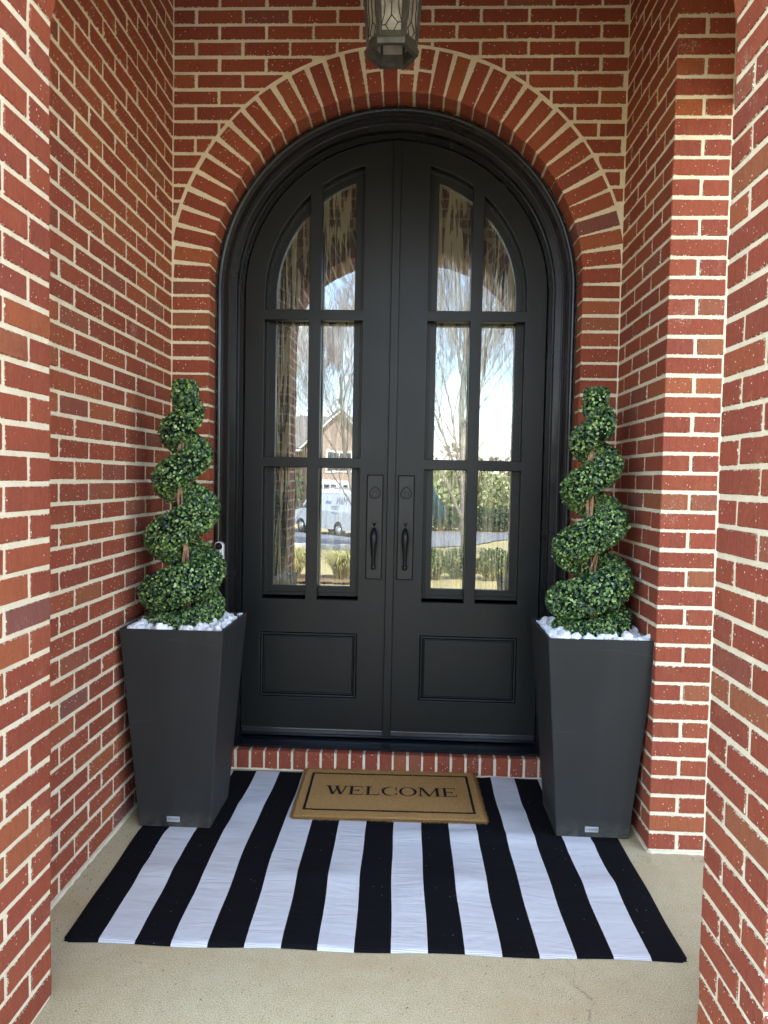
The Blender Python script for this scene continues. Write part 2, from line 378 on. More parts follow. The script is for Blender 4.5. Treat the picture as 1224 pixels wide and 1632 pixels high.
def brick8(mb, c, b=.003, mi=0, jit=0., op=()):
    """c: 8 corners ordered x,y,z bits; trilinear chamfered hexahedron with local uv in metres"""
    c = np.asarray(c, float)
    ext = np.array([np.linalg.norm(c[4]-c[0]), np.linalg.norm(c[2]-c[0]), np.linalg.norm(c[1]-c[0])])/2
    P = _TS.copy(); bb = np.minimum(b, ext*.45)
    for ax in range(3):
        msk = _TA != ax; P[msk, ax] *= (1-bb[ax]/ext[ax])
    w = np.zeros((24, 3)); q = (P+1)/2
    for i in range(8):
        f = 1
        for ax, bit in ((0, (i >> 2) & 1), (1, (i >> 1) & 1), (2, i & 1)): f = f*(q[:, ax] if bit else 1-q[:, ax])
        w += f[:, None]*c[i]
    if jit: w = w+np.clip(rng.normal(0, jit, 3), -.0012, .0016)+rng.normal(0, jit*.55, (24, 3))
    L = P*ext; ex2 = ext.copy(); uv = []; uh = []
    for ax, sg in op: L[:, ax] = L[:, ax]-sg*ext[ax]; ex2[ax] = 2*ext[ax]     # an arris with no joint beside it
    for f, (ax, o) in zip(_F, _FA):
        for i in f: uv.append((L[i, o[0]], L[i, o[1]])); uh.append((ex2[o[0]], ex2[o[1]]))
    # fix winding
    ctr = w.mean(0); fs = []; uv2 = []; uh2 = []; k = 0
    for f in _F:
        n = np.cross(w[f[1]]-w[f[0]], w[f[2]]-w[f[0]]); u_ = uv[k:k+len(f)]; h_ = uh[k:k+len(f)]; k += len(f)
        if np.dot(n, w[f].mean(0)-ctr) < 0: f = f[::-1]; u_ = u_[::-1]; h_ = h_[::-1]
        fs.append(tuple(f)); uv2 += u_; uh2 += h_
    mb.add(w, fs, mi, uv2, uh2)
def brick(mb, x0, x1, y0, y1, z0, z1, jit=.0007, op=()):
    brick8(mb, [(x, y, z) for x in (x0, x1) for y in (y0, y1) for z in (z0, z1)], .0032, 0, jit, op)

def empty(name, loc=(0, 0, 0), rz=0):
    o = bpy.data.objects.new(name, None); COL.objects.link(o); o.location = loc; o.rotation_euler = (0, 0, rz); o.empty_display_size = .1; return o
def tag(o, label, cat, group=None, kind=None):
    if label: o['label'] = label
    if cat: o['category'] = cat
    if group: o['group'] = group
    if kind: o['kind'] = kind
    return o
def poly_curve(name, rings, ext, bev, mat, parent=None, loc=(0, 0, 0), flat=False):
    """rings in (x,z): outline with holes, filled, extruded along Y by ext (half) -> mesh facing -Y"""
    cu = bpy.data.curves.new(name, 'CURVE'); cu.dimensions = '2D'; cu.fill_mode = 'BOTH'
    for r in rings:
        sp = cu.splines.new('POLY'); sp.points.add(len(r)-1); sp.use_cyclic_u = True
        for p, (x, z) in zip(sp.points, r): p.co = (x, z, 0, 1)
    cu.extrude = ext; cu.bevel_depth = bev; cu.bevel_resolution = 1; cu.offset = -bev
    o = bpy.data.objects.new(name, cu); COL.objects.link(o)
    dg = bpy.context.evaluated_depsgraph_get(); dg.update()
    me = bpy.data.meshes.new_from_object(o.evaluated_get(dg)); bpy.data.objects.remove(o); bpy.data.curves.remove(cu)
    me.transform(Matrix.Rotation(PI/2, 4, 'X')); me.name = name
    me.materials.clear(); me.materials.append(mat)
    for p in me.polygons: p.use_smooth = False; p.material_index = 0
    ob = bpy.data.objects.new(name, me); COL.objects.link(ob); ob.location = loc
    if parent is not None: ob.parent = parent
    return ob

# ------------------------------------------------------------------ setting: ground
C0, DZ = .0677, .0068            # brick course and height of the first bed joint
def cz(m): return m*C0+DZ
XL, XR, YF = -1.0719, .871, -.5931
XNL, XNR, YE, YO = -.8792, .716, -1.4414, -1.75
XC, RO, SPR = -.098, .805, 2.17           # door opening
XA, RA, SPA = (XNL+XNR)/2, (XNR-XNL)/2, cz(34)   # entrance arch
RB, EXA = .590, 2.2
def ent_pt(th, off, y):          # point of the entrance arch curve, moved outward by off
    c_, s_ = math.cos(th), math.sin(th); e_ = 2/EXA
    x = RA*math.copysign(abs(c_)**e_, c_); z = RB*max(0, s_)**e_
    nx_, nz_ = x/RA**2, z/RB**2; L_ = math.hypot(nx_, nz_)+1e-9
    return (XA+x+off*nx_/L_, y, SPA+z+off*nz_/L_)
def ent_path(off, y, zb, n=60):
    return [(XNL-off, y, z) for z in np.linspace(zb, SPA, 8)[:-1]]+[ent_pt(a, off, y) for a in np.linspace(PI, 0, n)]+[(XNR+off, y, z) for z in np.linspace(SPA, zb, 8)[1:]]
def ent_half(off, z):            # half width of the arch (offset outward) at height z
    if z <= SPA: return RA+off
    q = (z-SPA)/(RB+off)
    return 0 if q >= 1 else (RA+off)*(1-q**EXA)**(1/EXA)
LB = .2032; POCKET_CLOSED = False; XS = 1.13

mb = MB(); mb.box(-2.2, 2.2, -1.95, .1, -.16, 0, 0, .012)
tag(mb.build('porch_floor', CONCRETE), None, None, kind='structure')
def gz(y):                       # garden falls away towards the road
    d = -y
    return -.17 if d < 2.6 else max(-1.45, -.17-(d-2.6)*.0485)
mb = MB(); xs = [-400, -120, -60, -30, -15, -8, -4, 0, 4, 8, 15, 30, 60, 120, 400]; ys = [300, 60, 12, 0, -1.6, -2.6]+[-2.6-i*1.32 for i in range(1, 21)]+[-36, -50, -80, -150, -300, -600]
vs_ = [(x, y, gz(y)-(.02 if y > -20.5 and y < 0 else 0)-.03) for y in ys for x in xs]; nx = len(xs)
mb.add(vs_, [(j*nx+i, (j+1)*nx+i, (j+1)*nx+i+1, j*nx+i+1) for j in range(len(ys)-1) for i in range(nx-1)])
def mat_lawn():
    t = NT('dormant_lawn'); a = t.noise(.6, 5, .6); b = t.noise(14, 6, .7); f = t.noise(90, 3, .7)
    c = t.ramp(a, [(.3, (.42, .33, .15)), (.55, (.48, .40, .19)), (.75, (.36, .33, .14))])
    c = t.mix(.5, c, t.ramp(b, [(.3, (.30, .24, .11)), (.7, (.60, .50, .28))])); c = t.mix(.3, c, t.ramp(f, [(.3, (.22, .19, .08)), (.7, (.66, .56, .33))]))
    t.set(Base_Color=c, Roughness=.95, Specular_IOR_Level=.1, Normal=t.bump(f, .8, .03)); return t.m
tag(mb.build('lawn', mat_lawn()), None, None, kind='structure')
ASPH = simple('asphalt', (.17, .18, .20), .85, .3, var=.15, vscale=3, bump=.4, bscale=80)
KERB = simple('kerb_concrete', (.48, .46, .42), .85, .2)
WALK = simple('walk_concrete', (.46, .45, .43), .85, .2, var=.12, vscale=4, bump=.3, bscale=90)
def strip(name, pts0, pts1, mat, dz):
    mb = MB(); vs = []
    for a, b in zip(pts0, pts1): vs += [(a[0], a[1], gz(a[1])+dz), (b[0], b[1], gz(b[1])+dz)]
    mb.add(vs, [(2*i, 2*i+1, 2*i+3, 2*i+2) for i in range(len(pts0)-1)]); return tag(mb.build(name, mat), None, None, kind='structure')
strip('road', [(-200, -21.5), (-60, -21.5), (-8, -21.5), (-.6, -21.8), (2.2, -25), (3.8, -30), (9, -34), (30, -35), (200, -35)], [(-200, -33.5), (-60, -33.5), (-8, -33.5), (-4, -33.5), (-1, -33.6), (1, -34.5), (7, -36), (30, -37), (200, -37)], ASPH, .01)
mb = MB()
for y, x1 in ((-21.2, -1.0), (-33.6, -5)): mb.box(-200, x1, y-.12, y+.18, gz(y)-.2, gz(y)+.13, 0, .02)
tag(mb.build('kerb', KERB), None, None, kind='structure')
strip('path', [(-.9, -1.96), (-.9, -3.6), (-.6, -5), (.6, -6.2), (2.2, -7.2), (5, -8)], [(.75, -1.96), (.75, -3.4), (1.0, -4.1), (1.7, -4.8), (3.0, -5.7), (5, -6.4)], WALK, .0)
strip('driveway', [(2.9, -8.6), (2.8, -12), (2.9, -16), (3.2, -21.2)], [(6.8, -4), (7, -12), (7.2, -16), (7.4, -21.2)], WALK, .0)

# ------------------------------------------------------------------ brick house
house = tag(empty('brick_house', (0, 0, 0)), 'red brick house front with recessed arched porch and pale mortar around the black doors', 'house')
def row_bricks(a, b, first, zcut=None, gap=.0098):
    """joint positions along a wall from a to b; first = length of the first brick"""
    out = []; x = a; L = first
    while x < b-.02:
        e = min(x+L, b); out.append((x, e-gap if e < b-.004 else b)); x = e; L = LB
    return out
def poly_brick(mb, P, b=.003, dep=.09):
    """brick cut along a curve: polygon in (x,z) on the wall plane with a chamfered front"""
    P = [p for i, p in enumerate(P) if math.dist(p, P[i-1]) > .0015]; n = len(P); Q = np.array(P); c = Q.mean(0)
    area = sum(P[i][0]*P[(i+1) % n][1]-P[(i+1) % n][0]*P[i][1] for i in range(n))
    if area < 0: Q = Q[::-1]
    I = []
    for i in range(n):
        d0 = Q[i]-Q[i-1]; d1 = Q[(i+1) % n]-Q[i]; d0 /= np.linalg.norm(d0)+1e-9; d1 /= np.linalg.norm(d1)+1e-9
        m_ = np.array([-d0[1], d0[0]])+np.array([-d1[1], d1[0]]); m_ /= max(.5, np.linalg.norm(m_)**2/2); I.append(Q[i]+m_*b)
    I = np.array(I); lo, hi = Q.min(0), Q.max(0); ce, hf = (lo+hi)/2, (hi-lo)/2
    V = [(x, 0, z) for x, z in I]+[(x, b, z) for x, z in Q]+[(x, dep, z) for x, z in Q]
    F = [tuple(range(n))]+[(i, n+i, n+(i+1) % n, (i+1) % n) for i in range(n)]+[(n+i, 2*n+i, 2*n+(i+1) % n, n+(i+1) % n) for i in range(n)]
    L = np.array([(v[0]-ce[0], v[2]-ce[1]) for v in V]); uv = [L[i] for f in F for i in f]; uh = [hf]*len(uv)
    V = np.array(V); V[:, 1] += rng.normal(0, .0007)
    mb.add(V, F, 0, uv, uh)
HB = C0-.0108      # brick height
# door wall ---------------------------------------------------------------
mb = MB(); RX = .997; ZTOP = 3.62
def clipx(z):      # half width of the arch ring at height z
    return math.sqrt(max(0, RX*RX-(z-SPR)**2)) if z > SPR else RX
for m in range(0, 54):
    z0, z1 = cz(m)+.0045, cz(m)+.0045+HB
    if z1 > ZTOP: break
    if z1 < SPR+.02:     # stack of one brick each side, reveals turn into the opening
        if m >= 0:
            j1 = rng.normal(0, .0016); j2 = rng.normal(0, .0016)
            brick(mb, XL+.003, XC-RO+j1, 0, .125, z0, z1, op=((0, 1), (1, -1))); brick(mb, XC+RO+j2, XR-.003, 0, .125, z0, z1, op=((0, -1), (1, -1)))
        continue
    odd = m % 2 == 1
    for (x0, x1) in row_bricks(XL+.003, XR-.003, LB if odd else LB/2):
        # cut against the ring: bottom and top ends slanted
        if z0 > SPR+RX+.003 or True:
            cv = lambda q: SPR+math.sqrt(max(0, RX*RX-(q-XC)**2))+.006 if abs(q-XC) < RX else SPR
            parts = [(x0, x1)]
            if x0 < XC < x1 and z0 < SPR+RX: parts = [(x0, XC), (XC, x1)]
            for q0, q1 in parts:
                N_ = 60; xs_ = [q0+(q1-q0)*k/N_ for k in range(N_+1)]; ok = [q for q in xs_ if cv(q) < z1-.004]
                if len(ok) < 3 or ok[-1]-ok[0] < .018: continue
                hi = max(cv(q) for q in ok)
                if hi <= z0+.0005 and ok[0] == q0 and ok[-1] == q1: brick(mb, q0, q1, 0, .09, z0, z1)
                else: poly_brick(mb, [(q, max(z0, cv(q))) for q in ok]+[(ok[-1], z1), (ok[0], z1)])
            continue
# arch ring: rectangular bricks on end, wedge-shaped joints between
NV = 38; arc = PI/NV; R1, R2 = RO, RX-.009
for i in range(NV):
    th = (i+.5)*arc+rng.normal(0, .0016); ht = (RO*arc-.0078)/2*(1+rng.normal(0, .03)); ht2 = ht*1.06
    er = np.array([math.cos(th), 0, math.sin(th)]); et = np.array([-math.sin(th), 0, math.cos(th)])
    O = np.array([XC, 0, SPR]); r1 = R1+float(np.clip(rng.normal(0, .0012), -.0015, .0012)); r2 = R2+rng.normal(0, .002)
    segs = [(r1, r2)]
    if i in (17, 20): segs = [(r1, r1+.088), (r1+.10, r2)]
    if i == 18: segs = [(r1, r1+.075), (r1+.087, r2)]
    if abs(math.cos(th))*r2 > .965: r2c = .965/abs(math.cos(th)); segs = [(r1, min(r2, r2c))]
    for (a, b) in segs:
        cs = []
        for s_ in (0, 1):
            for y in (0, .125):
                for q in (0, 1):
                    rr = (a, b)[s_]; tt = ht if s_ == 0 else ht2
                    cs.append(O+er*rr+et*tt*(1 if q else -1)+np.array([0, y, 0]))
        brick8(mb, cs, .0032, 0, .0006, ((0, -1), (1, -1)) if a == r1 else ())
# mortar sheets: field with arched hole, soffit and reveals
def arch_path(r, cx, spr, zb, n=48, y=0.):
    p = [(cx-r, y, zb)]+[(cx-r, y, z) for z in np.linspace(zb, spr, 8)[1:-1]]
    p += [(cx+r*math.cos(a), y, spr+r*math.sin(a)) for a in np.linspace(PI, 0, n)]
    p += [(cx+r, y, z) for z in np.linspace(spr, zb, 8)[1:-1]]+[(cx+r, y, zb)]
    return p
def hole_sheet(mb, r, cx, spr, zb, xa, xb, zt, y, mi, flip=False):
    inner = arch_path(r, cx, spr, zb, y=y); n = len(inner); outer = []
    for (x, _, z) in inner:
        if z < spr+1e-6: outer.append((xa if x < cx else xb, y, z))
        else:
            a = math.atan2(z-spr, x-cx); dx, dz = math.cos(a), math.sin(a)
            t1 = ((xb if dx > 0 else xa)-cx)/dx if abs(dx) > 1e-6 else 1e9; t2 = (zt-spr)/dz if dz > 1e-6 else 1e9
            t = min(t1, t2); outer.append((cx+dx*t, y, spr+dz*t))
    mb.add(inner+outer, [(i, i+1, n+i+1, n+i) for i in range(n-1)], mi)
    for (sx) in (xa, xb):        # the two upper corners
        cand = [o for o in outer if o[2] >= spr-1e-6 and (o[0] < cx if sx < cx else o[0] > cx)]
        a = max([o for o in cand if abs(o[0]-sx) < 1e-5], key=lambda o: o[2]); b = min([o for o in cand if abs(o[2]-zt) < 1e-5], key=lambda o: abs(o[0]-sx))
        mb.add([a, (sx, y, zt), b], [(0, 1, 2)], mi)
def hole_sheet2(mb, off, zb, xa, xb, zt, y, mi):
    inner = ent_path(off, y, zb); n = len(inner)
    outer = [((xa if x < XA else xb), y, z) if z < SPA+1e-6 else (XA+(x-XA)/(RA+off)*((xb-XA) if x > XA else (XA-xa)), y, zt) for x, _, z in inner]
    mb.add(inner+outer, [(i, i+1, n+i+1, n+i) for i in range(n-1)], mi)
MREC = .0026
hole_sheet(mb, RO+.0056, XC, SPR, 0, XL-.05, XR+.05, ZTOP, MREC, 1)
a = arch_path(RO+.0058, XC, SPR, 0, y=MREC); b = [(x, .2, z) for x, _, z in a]; n = len(a)
mb.add(a+b, [(i, i+1, n+i+1, n+i) for i in range(n-1)], 1)
mb.build('wall', [BRICK, MORTAR], house, uv=True)
# left wall (plane X = XL, faces +X) ---------------------------------------
mb = MB()
for m in range(0, 53):
    z0, z1 = cz(m)+.0045, cz(m)+.0045+HB
    for (a, b) in row_bricks(.0, 1.438, LB if m % 2 == 0 else LB/2): brick(mb, XL-.09, XL, -b, -a-.0005, z0, z1)
mb.add([(XL-MREC, .1, 0), (XL-MREC, YE-.01, 0), (XL-MREC, YE-.01, ZTOP), (XL-MREC, .1, ZTOP)], [(0, 1, 2, 3)], 1)
mb.build('wall', [BRICK, MORTAR], house, uv=True)
# right wall, its projecting corner and the pocket behind the entrance pier --
mb = MB(); XP = 1.62
for m in range(0, 53):
    z0, z1 = cz(m)+.0045, cz(m)+.0045+HB
    header = m % 2 == 1          # n = m-19 even -> stretcher on the front of the corner
    if header:   # stretcher along front (X), header along the side (Y)
        brick(mb, XR, XR+.194, YF, YF+.094, z0, z1, op=((0, -1), (1, -1))); ys_ = YF+.1035; xs_ = XR+LB
    else:
        brick(mb, XR, XR+.094, YF, YF+.194, z0, z1, op=((0, -1), (1, -1))); ys_ = YF+LB; xs_ = XR+.1035
    y = ys_
    while y < -.01:
        e = min(y+LB, -.0005); brick(mb, XR, XR+.09, y, e-.0098 if e < -.003 else e, z0, z1); y += LB
    for (a, b) in row_bricks(xs_, XP, LB/2 if not header else LB): brick(mb, a, b, YF, YF+.09, z0, z1)
    for (a, b) in row_bricks(-YF, -YE, LB if header else LB/2): brick(mb, XP, XP+.09, -b, -a, z0, z1) if POCKET_CLOSED else None
mb.add([(XR+MREC, .1, 0), (XR+MREC, YF+MREC, 0), (XR+MREC, YF+MREC, ZTOP), (XR+MREC, .1, ZTOP)], [(0, 1, 2, 3)], 1)
mb.add([(XR+MREC, YF+MREC, 0), (XP+.05, YF+MREC, 0), (XP+.05, YF+MREC, ZTOP), (XR+MREC, YF+MREC, ZTOP)], [(0, 1, 2, 3)], 1)
if POCKET_CLOSED: mb.add([(XP+MREC, YF+.05, 0), (XP+MREC, YE-.05, 0), (XP+MREC, YE-.05, ZTOP), (XP+MREC, YF+.05, ZTOP)], [(0, 1, 2, 3)], 1)
mb.build('wall', [BRICK, MORTAR], house, uv=True)
# entrance wall: reveals (seen close at both edges), soffit and inner face --
mb = MB(); NS = 34
_q = [ent_pt(a, 0, 0) for a in np.linspace(0, PI, 2001)]; _l = np.concatenate([[0], np.cumsum([math.dist(_q[i], _q[i+1]) for i in range(2000)])])
TH = np.interp(np.linspace(0, _l[-1], NS+1), _l, np.linspace(0, PI, 2001))
def ent(sgn, y0, y1, m):
    op = ((0, -sgn), (1, 1)) if y1 == YE else ((0, -sgn),)
    z0, z1 = cz(m)+.0045, cz(m)+.0045+HB
    if sgn < 0: brick(mb, XNL-.092, XNL, y0, y1, z0, z1, .0008, op)
    else: brick(mb, XNR, XNR+.092, y0, y1, z0, z1, .0008, op)
for m in range(-2, 34):
    for sgn in (-1, 1):
        header = (m-19) % 2 == 0 if sgn < 0 else (m-19) % 2 == 1
        if header: ent(sgn, YE-.0935, YE, m); ent(sgn, YO, YE-.1035, m)
        else: ent(sgn, YE-.1965, YE, m); ent(sgn, YO, YE-.2065, m)
for i in range(NS):
    ta, tb = TH[i], TH[i+1]; g = .0052/max(.03, np.linalg.norm(np.subtract(ent_pt(tb, 0, 0), ent_pt(ta, 0, 0))))
    ta, tb = ta+(tb-ta)*g, tb-(tb-ta)*g
    for (y0, y1) in (((YE-.0935, YE), (YO, YE-.1035)) if i % 2 else ((YE-.1965, YE), (YO, YE-.2065))):
        cs = [ent_pt(tt, rr, y) for rr in (0, .185) for y in (y0, y1) for tt in (ta, tb)]
        brick8(mb, cs, .0032, 0, .0008)
for m in range(-2, 53):          # inner face, seen in the door glass
    z0, z1 = cz(m)+.0045, cz(m)+.0045+HB
    for (x0, x1) in row_bricks(XL-.1, XS-.005, LB if m % 2 else LB/2):
        h = ent_half(.20, z0) if z0 > SPA else RA+.102
        if x0 < XA: xa, xb = x0, min(x1, XA-h) if h > 0 else x1
        else: xa, xb = max(x0, XA+h) if h > 0 else x0, x1
        if x1 > XA > x0 and h > 0: xb = min(x1, XA-h)
        if xb-xa > .03: brick(mb, xa, xb, YE-.09, YE, z0, z1)
hole_sheet2(mb, .003, -.15, XL-.2, XS-.01, ZTOP, YE-MREC, 1)
a = ent_path(.0028, YE-MREC, -.2); b = [(x, YO+.003, z) for x, _, z in a]; n = len(a)
mb.add(a+b, [(i, i+1, n+i+1, n+i) for i in range(n-1)], 1)
mb.build('wall', [BRICK, MORTAR], house, uv=True)
# outside of the house: plain brickwork skin, ceiling, gable roof that shade the porch
def mat_farbrick(name='far_brick', c1=(.33, .10, .065), c2=(.25, .075, .055)):
    t = NT(name); b = t.new('ShaderNodeTexBrick'); b.inputs['Scale'].default_value = 1; b.inputs['Color1'].default_value = (*c1, 1); b.inputs['Color2'].default_value = (*c2, 1)
    b.inputs['Mortar'].default_value = (.6, .5, .38, 1); b.inputs['Mortar Size'].default_value = .006; b.inputs['Brick Width'].default_value = .2032; b.inputs['Row Height'].default_value = C0
    s = t.new('ShaderNodeSeparateXYZ'); tc = t.new('ShaderNodeTexCoord'); t.link(tc.outputs['Object'], s.inputs[0]); cb = t.new('ShaderNodeCombineXYZ')
    t.link(t.math('ADD', s.outputs[0], s.outputs[1]), cb.inputs[0]); t.link(s.outputs[2], cb.inputs[1]); t.link(cb.outputs[0], b.inputs['Vector'])
    t.set(Base_Color=b.outputs['Color'], Roughness=.9); return t.m
FARB = mat_farbrick(); SHING = simple('shingle', (.17, .16, .15), .9, .2, var=.25, vscale=5, bump=.6, bscale=20)
mb = MB(); HT = 5.4
hole_sheet2(mb, .002, -.2, -6.5, XS, ZTOP+.9, YO+.001, 0)
mb.box(XS-.004, XS+.001, YO+.001, YE, -.2, ZTOP+.9, 0); mb.box(XS-.06, XS, YE+.001, YF-.001, 2.62, ZTOP+.9, 0)
mb.box(XP, 6.5, YF+.001, YF+.15, -.2, HT, 0); mb.box(-6.34, XP, YE+.6, YE+.7, ZTOP+.07, HT, 0)
for x0, x1, y0, y1 in ((-6.5, -6.35, YO+.01, 9), (6.35, 6.5, YO+.01, 9), (-6.34, 6.34, 8.85, 9)): mb.box(x0, x1, y0, y1, -.2, HT, 0)
mb.box(-6.3, XL-.1, .25, .4, 0, HT, 0); mb.box(XR+.1, 6.3, .25, .4, 0, HT, 0)      # solid behind the porch walls
mb.box(XL-.3, XL-.1, YE-.02, .3, 0, ZTOP+.1, 0); mb.box(XP+.1, XP+.3, YF+.16, .3, 0, ZTOP+.1, 0)
mb.box(XL-.3, XP+.3, .92, 1.0, -.1, ZTOP+.1, 0)
mb.build('facade', FARB, house)
mb = MB(); mb.box(XL-.3, XS-.061, YE-.1, 1.0, ZTOP-.005, ZTOP+.06, 0)
for i in range(24):
    x = XL-.28+i*.1; mb.box(x, x+.092, YE-.1, .0, ZTOP-.018, ZTOP-.006, 0, .003)
mb.build('ceiling', CEIL, house)
mb = MB(); mb.add([(-7, -1.0, HT-.1), (7, -1.0, HT-.1), (7, 3.6, HT+3), (-7, 3.6, HT+3), (7, 9.4, HT-.1), (-7, 9.4, HT-.1)], [(0, 1, 2, 3), (3, 2, 4, 5), (0, 3, 5), (1, 4, 2)])
mb.add([(-7, -1.0, HT-.13), (7, -1.0, HT-.13), (7, .5, HT-.13), (-7, .5, HT-.13)], [(0, 1, 2, 3)])
mb.box8([(x, y, z) for x in (-6.8, XS+.3) for y, zz in ((YO-.35, (ZTOP+.75, ZTOP+.9)), (-.5, (ZTOP+1.6, ZTOP+1.75))) for z in zz])
mb.build('roof', SHING, house)
# brick step under the doors: a row of bricks on edge
mb = MB(); x = XC-.805
k = 0
while x < XC+.80:
    w = .0545; z1 = .086+rng.normal(0, .0008)
    brick(mb, x+.003, min(x+.003+w, XC+.803), .02, .13, .002, z1, .0009, ((1, -1), (2, 1))); x += .0648
mb.box(XC-.84, XC+.84, .024, .2, -.01, .0815, 1)
mb.build('step', [BRICK, MORTAR], house, uv=True)
# rough bead of mortar where the walls meet the porch floor
mb = MB()
def bead(p0, p1, r=.008):
    n = 60; pts = []; rr = []
    for i in range(n+1):
        t = i/n; pts.append((p0[0]+(p1[0]-p0[0])*t, p0[1]+(p1[1]-p0[1])*t, .001)); rr.append(max(.002, r*(.55+rng.random()*.9)))
    mb.tube(pts, rr, 5)
bead((XL, -.02, 0), (XL, YE, 0)); bead((XR, -.02, 0), (XR, YF, 0), .006); bead((XR, YF, 0), (XP, YF, 0), .007); bead((XC-RO, .02, 0), (XC+RO, .02, 0), .005)
mb.build('mortar_bead', MORTAR, house, smooth=True)

# ------------------------------------------------------------------ black arched double doors
doors = tag(empty('double_door', (XC, .1, .09)), 'tall black arched double doors with twelve glass lights in an arched black frame', 'door')
DX, DY, DZ_ = XC, .1, .09
def sweep(mb, prof, cx, spr, zb, n=64, mi=0):
    """prof: list of (radius, y); swept up one jamb, round the arch and down the other"""
    rows = []
    for (r, y) in prof: rows.append(arch_path(r, cx, spr, zb, n=n, y=y))
    m = len(rows[0]); vs = [p for r in rows for p in r]
    mb.add(vs, [(i*m+j, i*m+j+1, (i+1)*m+j+1, (i+1)*m+j) for i in range(len(rows)-1) for j in range(m-1)], mi)
def arcs(r0, r1, y0, y1, n=5): return [(r0+(r1-r0)*(1-math.cos(i/n*PI/2)), y0+(y1-y0)*math.sin(i/n*PI/2)) for i in range(n+1)]
SPD = 2.158
mb = MB(); ZB = .088
prof = [(.812, .16), (.8045, .112), (.8005, .098), (.7975, .088)]+[(.7975-.0105*(1-math.cos(a)), .086-.0075*math.sin(a)) for a in np.linspace(0, PI, 7)]+[(.7765, .096), (.7755, .1015), (.7585, .1015), (.757, .094), (.7545, .0905), (.7475, .0905), (.745, .094), (.744, .112), (.7425, .121), (.7165, .123), (.7150, .126), (.7145, .158), (.7085, .158), (.7075, .146), (.7055, .1435), (.7005, .1435), (.6995, .149), (.6975, .149), (.6965, .146), (.6915, .146), (.6905, .150), (.6900, .20), (.6900, .23)]
sweep(mb, prof, XC, SPD, ZB)
fr = mb.build('frame', FRAMEPAINT, doors, loc=(DX, DY, DZ_)); fr.location = (0, 0, 0)
# ragged bead of black caulk against the brick
mb = MB(); pth = arch_path(.8035, XC, SPD, ZB, n=150, y=.104); pts = []
for i in range(len(pth)-1):
    a, b = Vector(pth[i]), Vector(pth[i+1]); k = max(1, int((b-a).length/.016))
    for j in range(k): pts.append(a.lerp(b, j/k))
pts = [p+Vector(rng.normal(0, .0011, 3)) for p in pts]
mb.tube(pts, [.0052*(.6+.8*rng.random()) for _ in pts], 5)
o = mb.build('caulk_bead', CAULK, doors, smooth=True, loc=(DX, DY, DZ_)); o.location = (0, 0, 0)
mb = MB()
for s in (-1, 1): mb.box(XC+s*.7985-.007, XC+s*.7985+.007, .082, .1, SPD+.002, SPD+.0045)
o = mb.build('frame_joint', CAULK, doors, loc=(DX, DY, DZ_)); o.location = (0, 0, 0)
mb = MB(); mb.box8([(x, y, z) for x in (XC-.79, XC+.79) for y, zz in ((.052, (.088, .098)), (.30, (.088, .113))) for z in zz], 0, .003)
mb.box(XC-.69, XC+.69, .150, .175, .112, .124, 0, .003)
o = mb.build('threshold', SILLM, doors, loc=(DX, DY, DZ_)); o.location = (0, 0, 0)

RS = .688; ZD = .127; YS = .170
def lights(sx):
    """six light openings of one leaf, x measured from the centre line outwards (sx = -1 left, 1 right)"""
    c = {-1: (.148, .339, .394, .599), 1: (.150, .344, .396, .5915)}[sx]; RH = .597; out = []
    zs = [(.752, 1.367), (1.413, 2.042)]
    for (a, b) in ((c[0], c[1]), (c[2], c[3])):
        for (z0, z1) in zs: out.append([(a, z0), (b, z0), (b, z1), (a, z1)])
        b_ = min(b, RH*.9995); top = []
        for t in np.linspace(0, 1, 13):
            x = b_+(a-b_)*t; z = SPD+math.sqrt(max(0, RH*RH-x*x))
            top.append((x, z))
        if b > .58: top = [(b_, SPD)]+top[1:]
        # denser sampling near the vertical tangent
        if b > .58: top = [(RH*math.cos(q), SPD+RH*math.sin(q)) for q in np.linspace(0, math.acos(a/RH), 20)]; b_ = RH
        out.append([(a, 2.09), (b_, 2.09)]+top)
    return out
def mir(r, sx):
    q = [(XC+sx*x-DX, z-DZ_) for x, z in r]; return q if sx > 0 else q[::-1]
def leaf_outline(sx):
    g = .0035; pts = [(g, ZD), (RS, ZD), (RS, SPD)]+[(RS*math.cos(q), SPD+RS*math.sin(q)) for q in np.linspace(0, math.acos(g/RS), 46)[1:]]
    return pts
def rect(x0, x1, z0, z1): return [(x0, z0), (x1, z0), (x1, z1), (x0, z1)]
def gring_outline(RH, xin, xout, zb, off):
    """outline of the single glass frame behind the muntins"""
    a, r = xin+off, RH-off
    return [(a, zb+off), (min(r, xout-off), zb+off)]+[(r*math.cos(q), SPD+r*math.sin(q)) for q in np.linspace(0, math.acos(a/r), 32)]
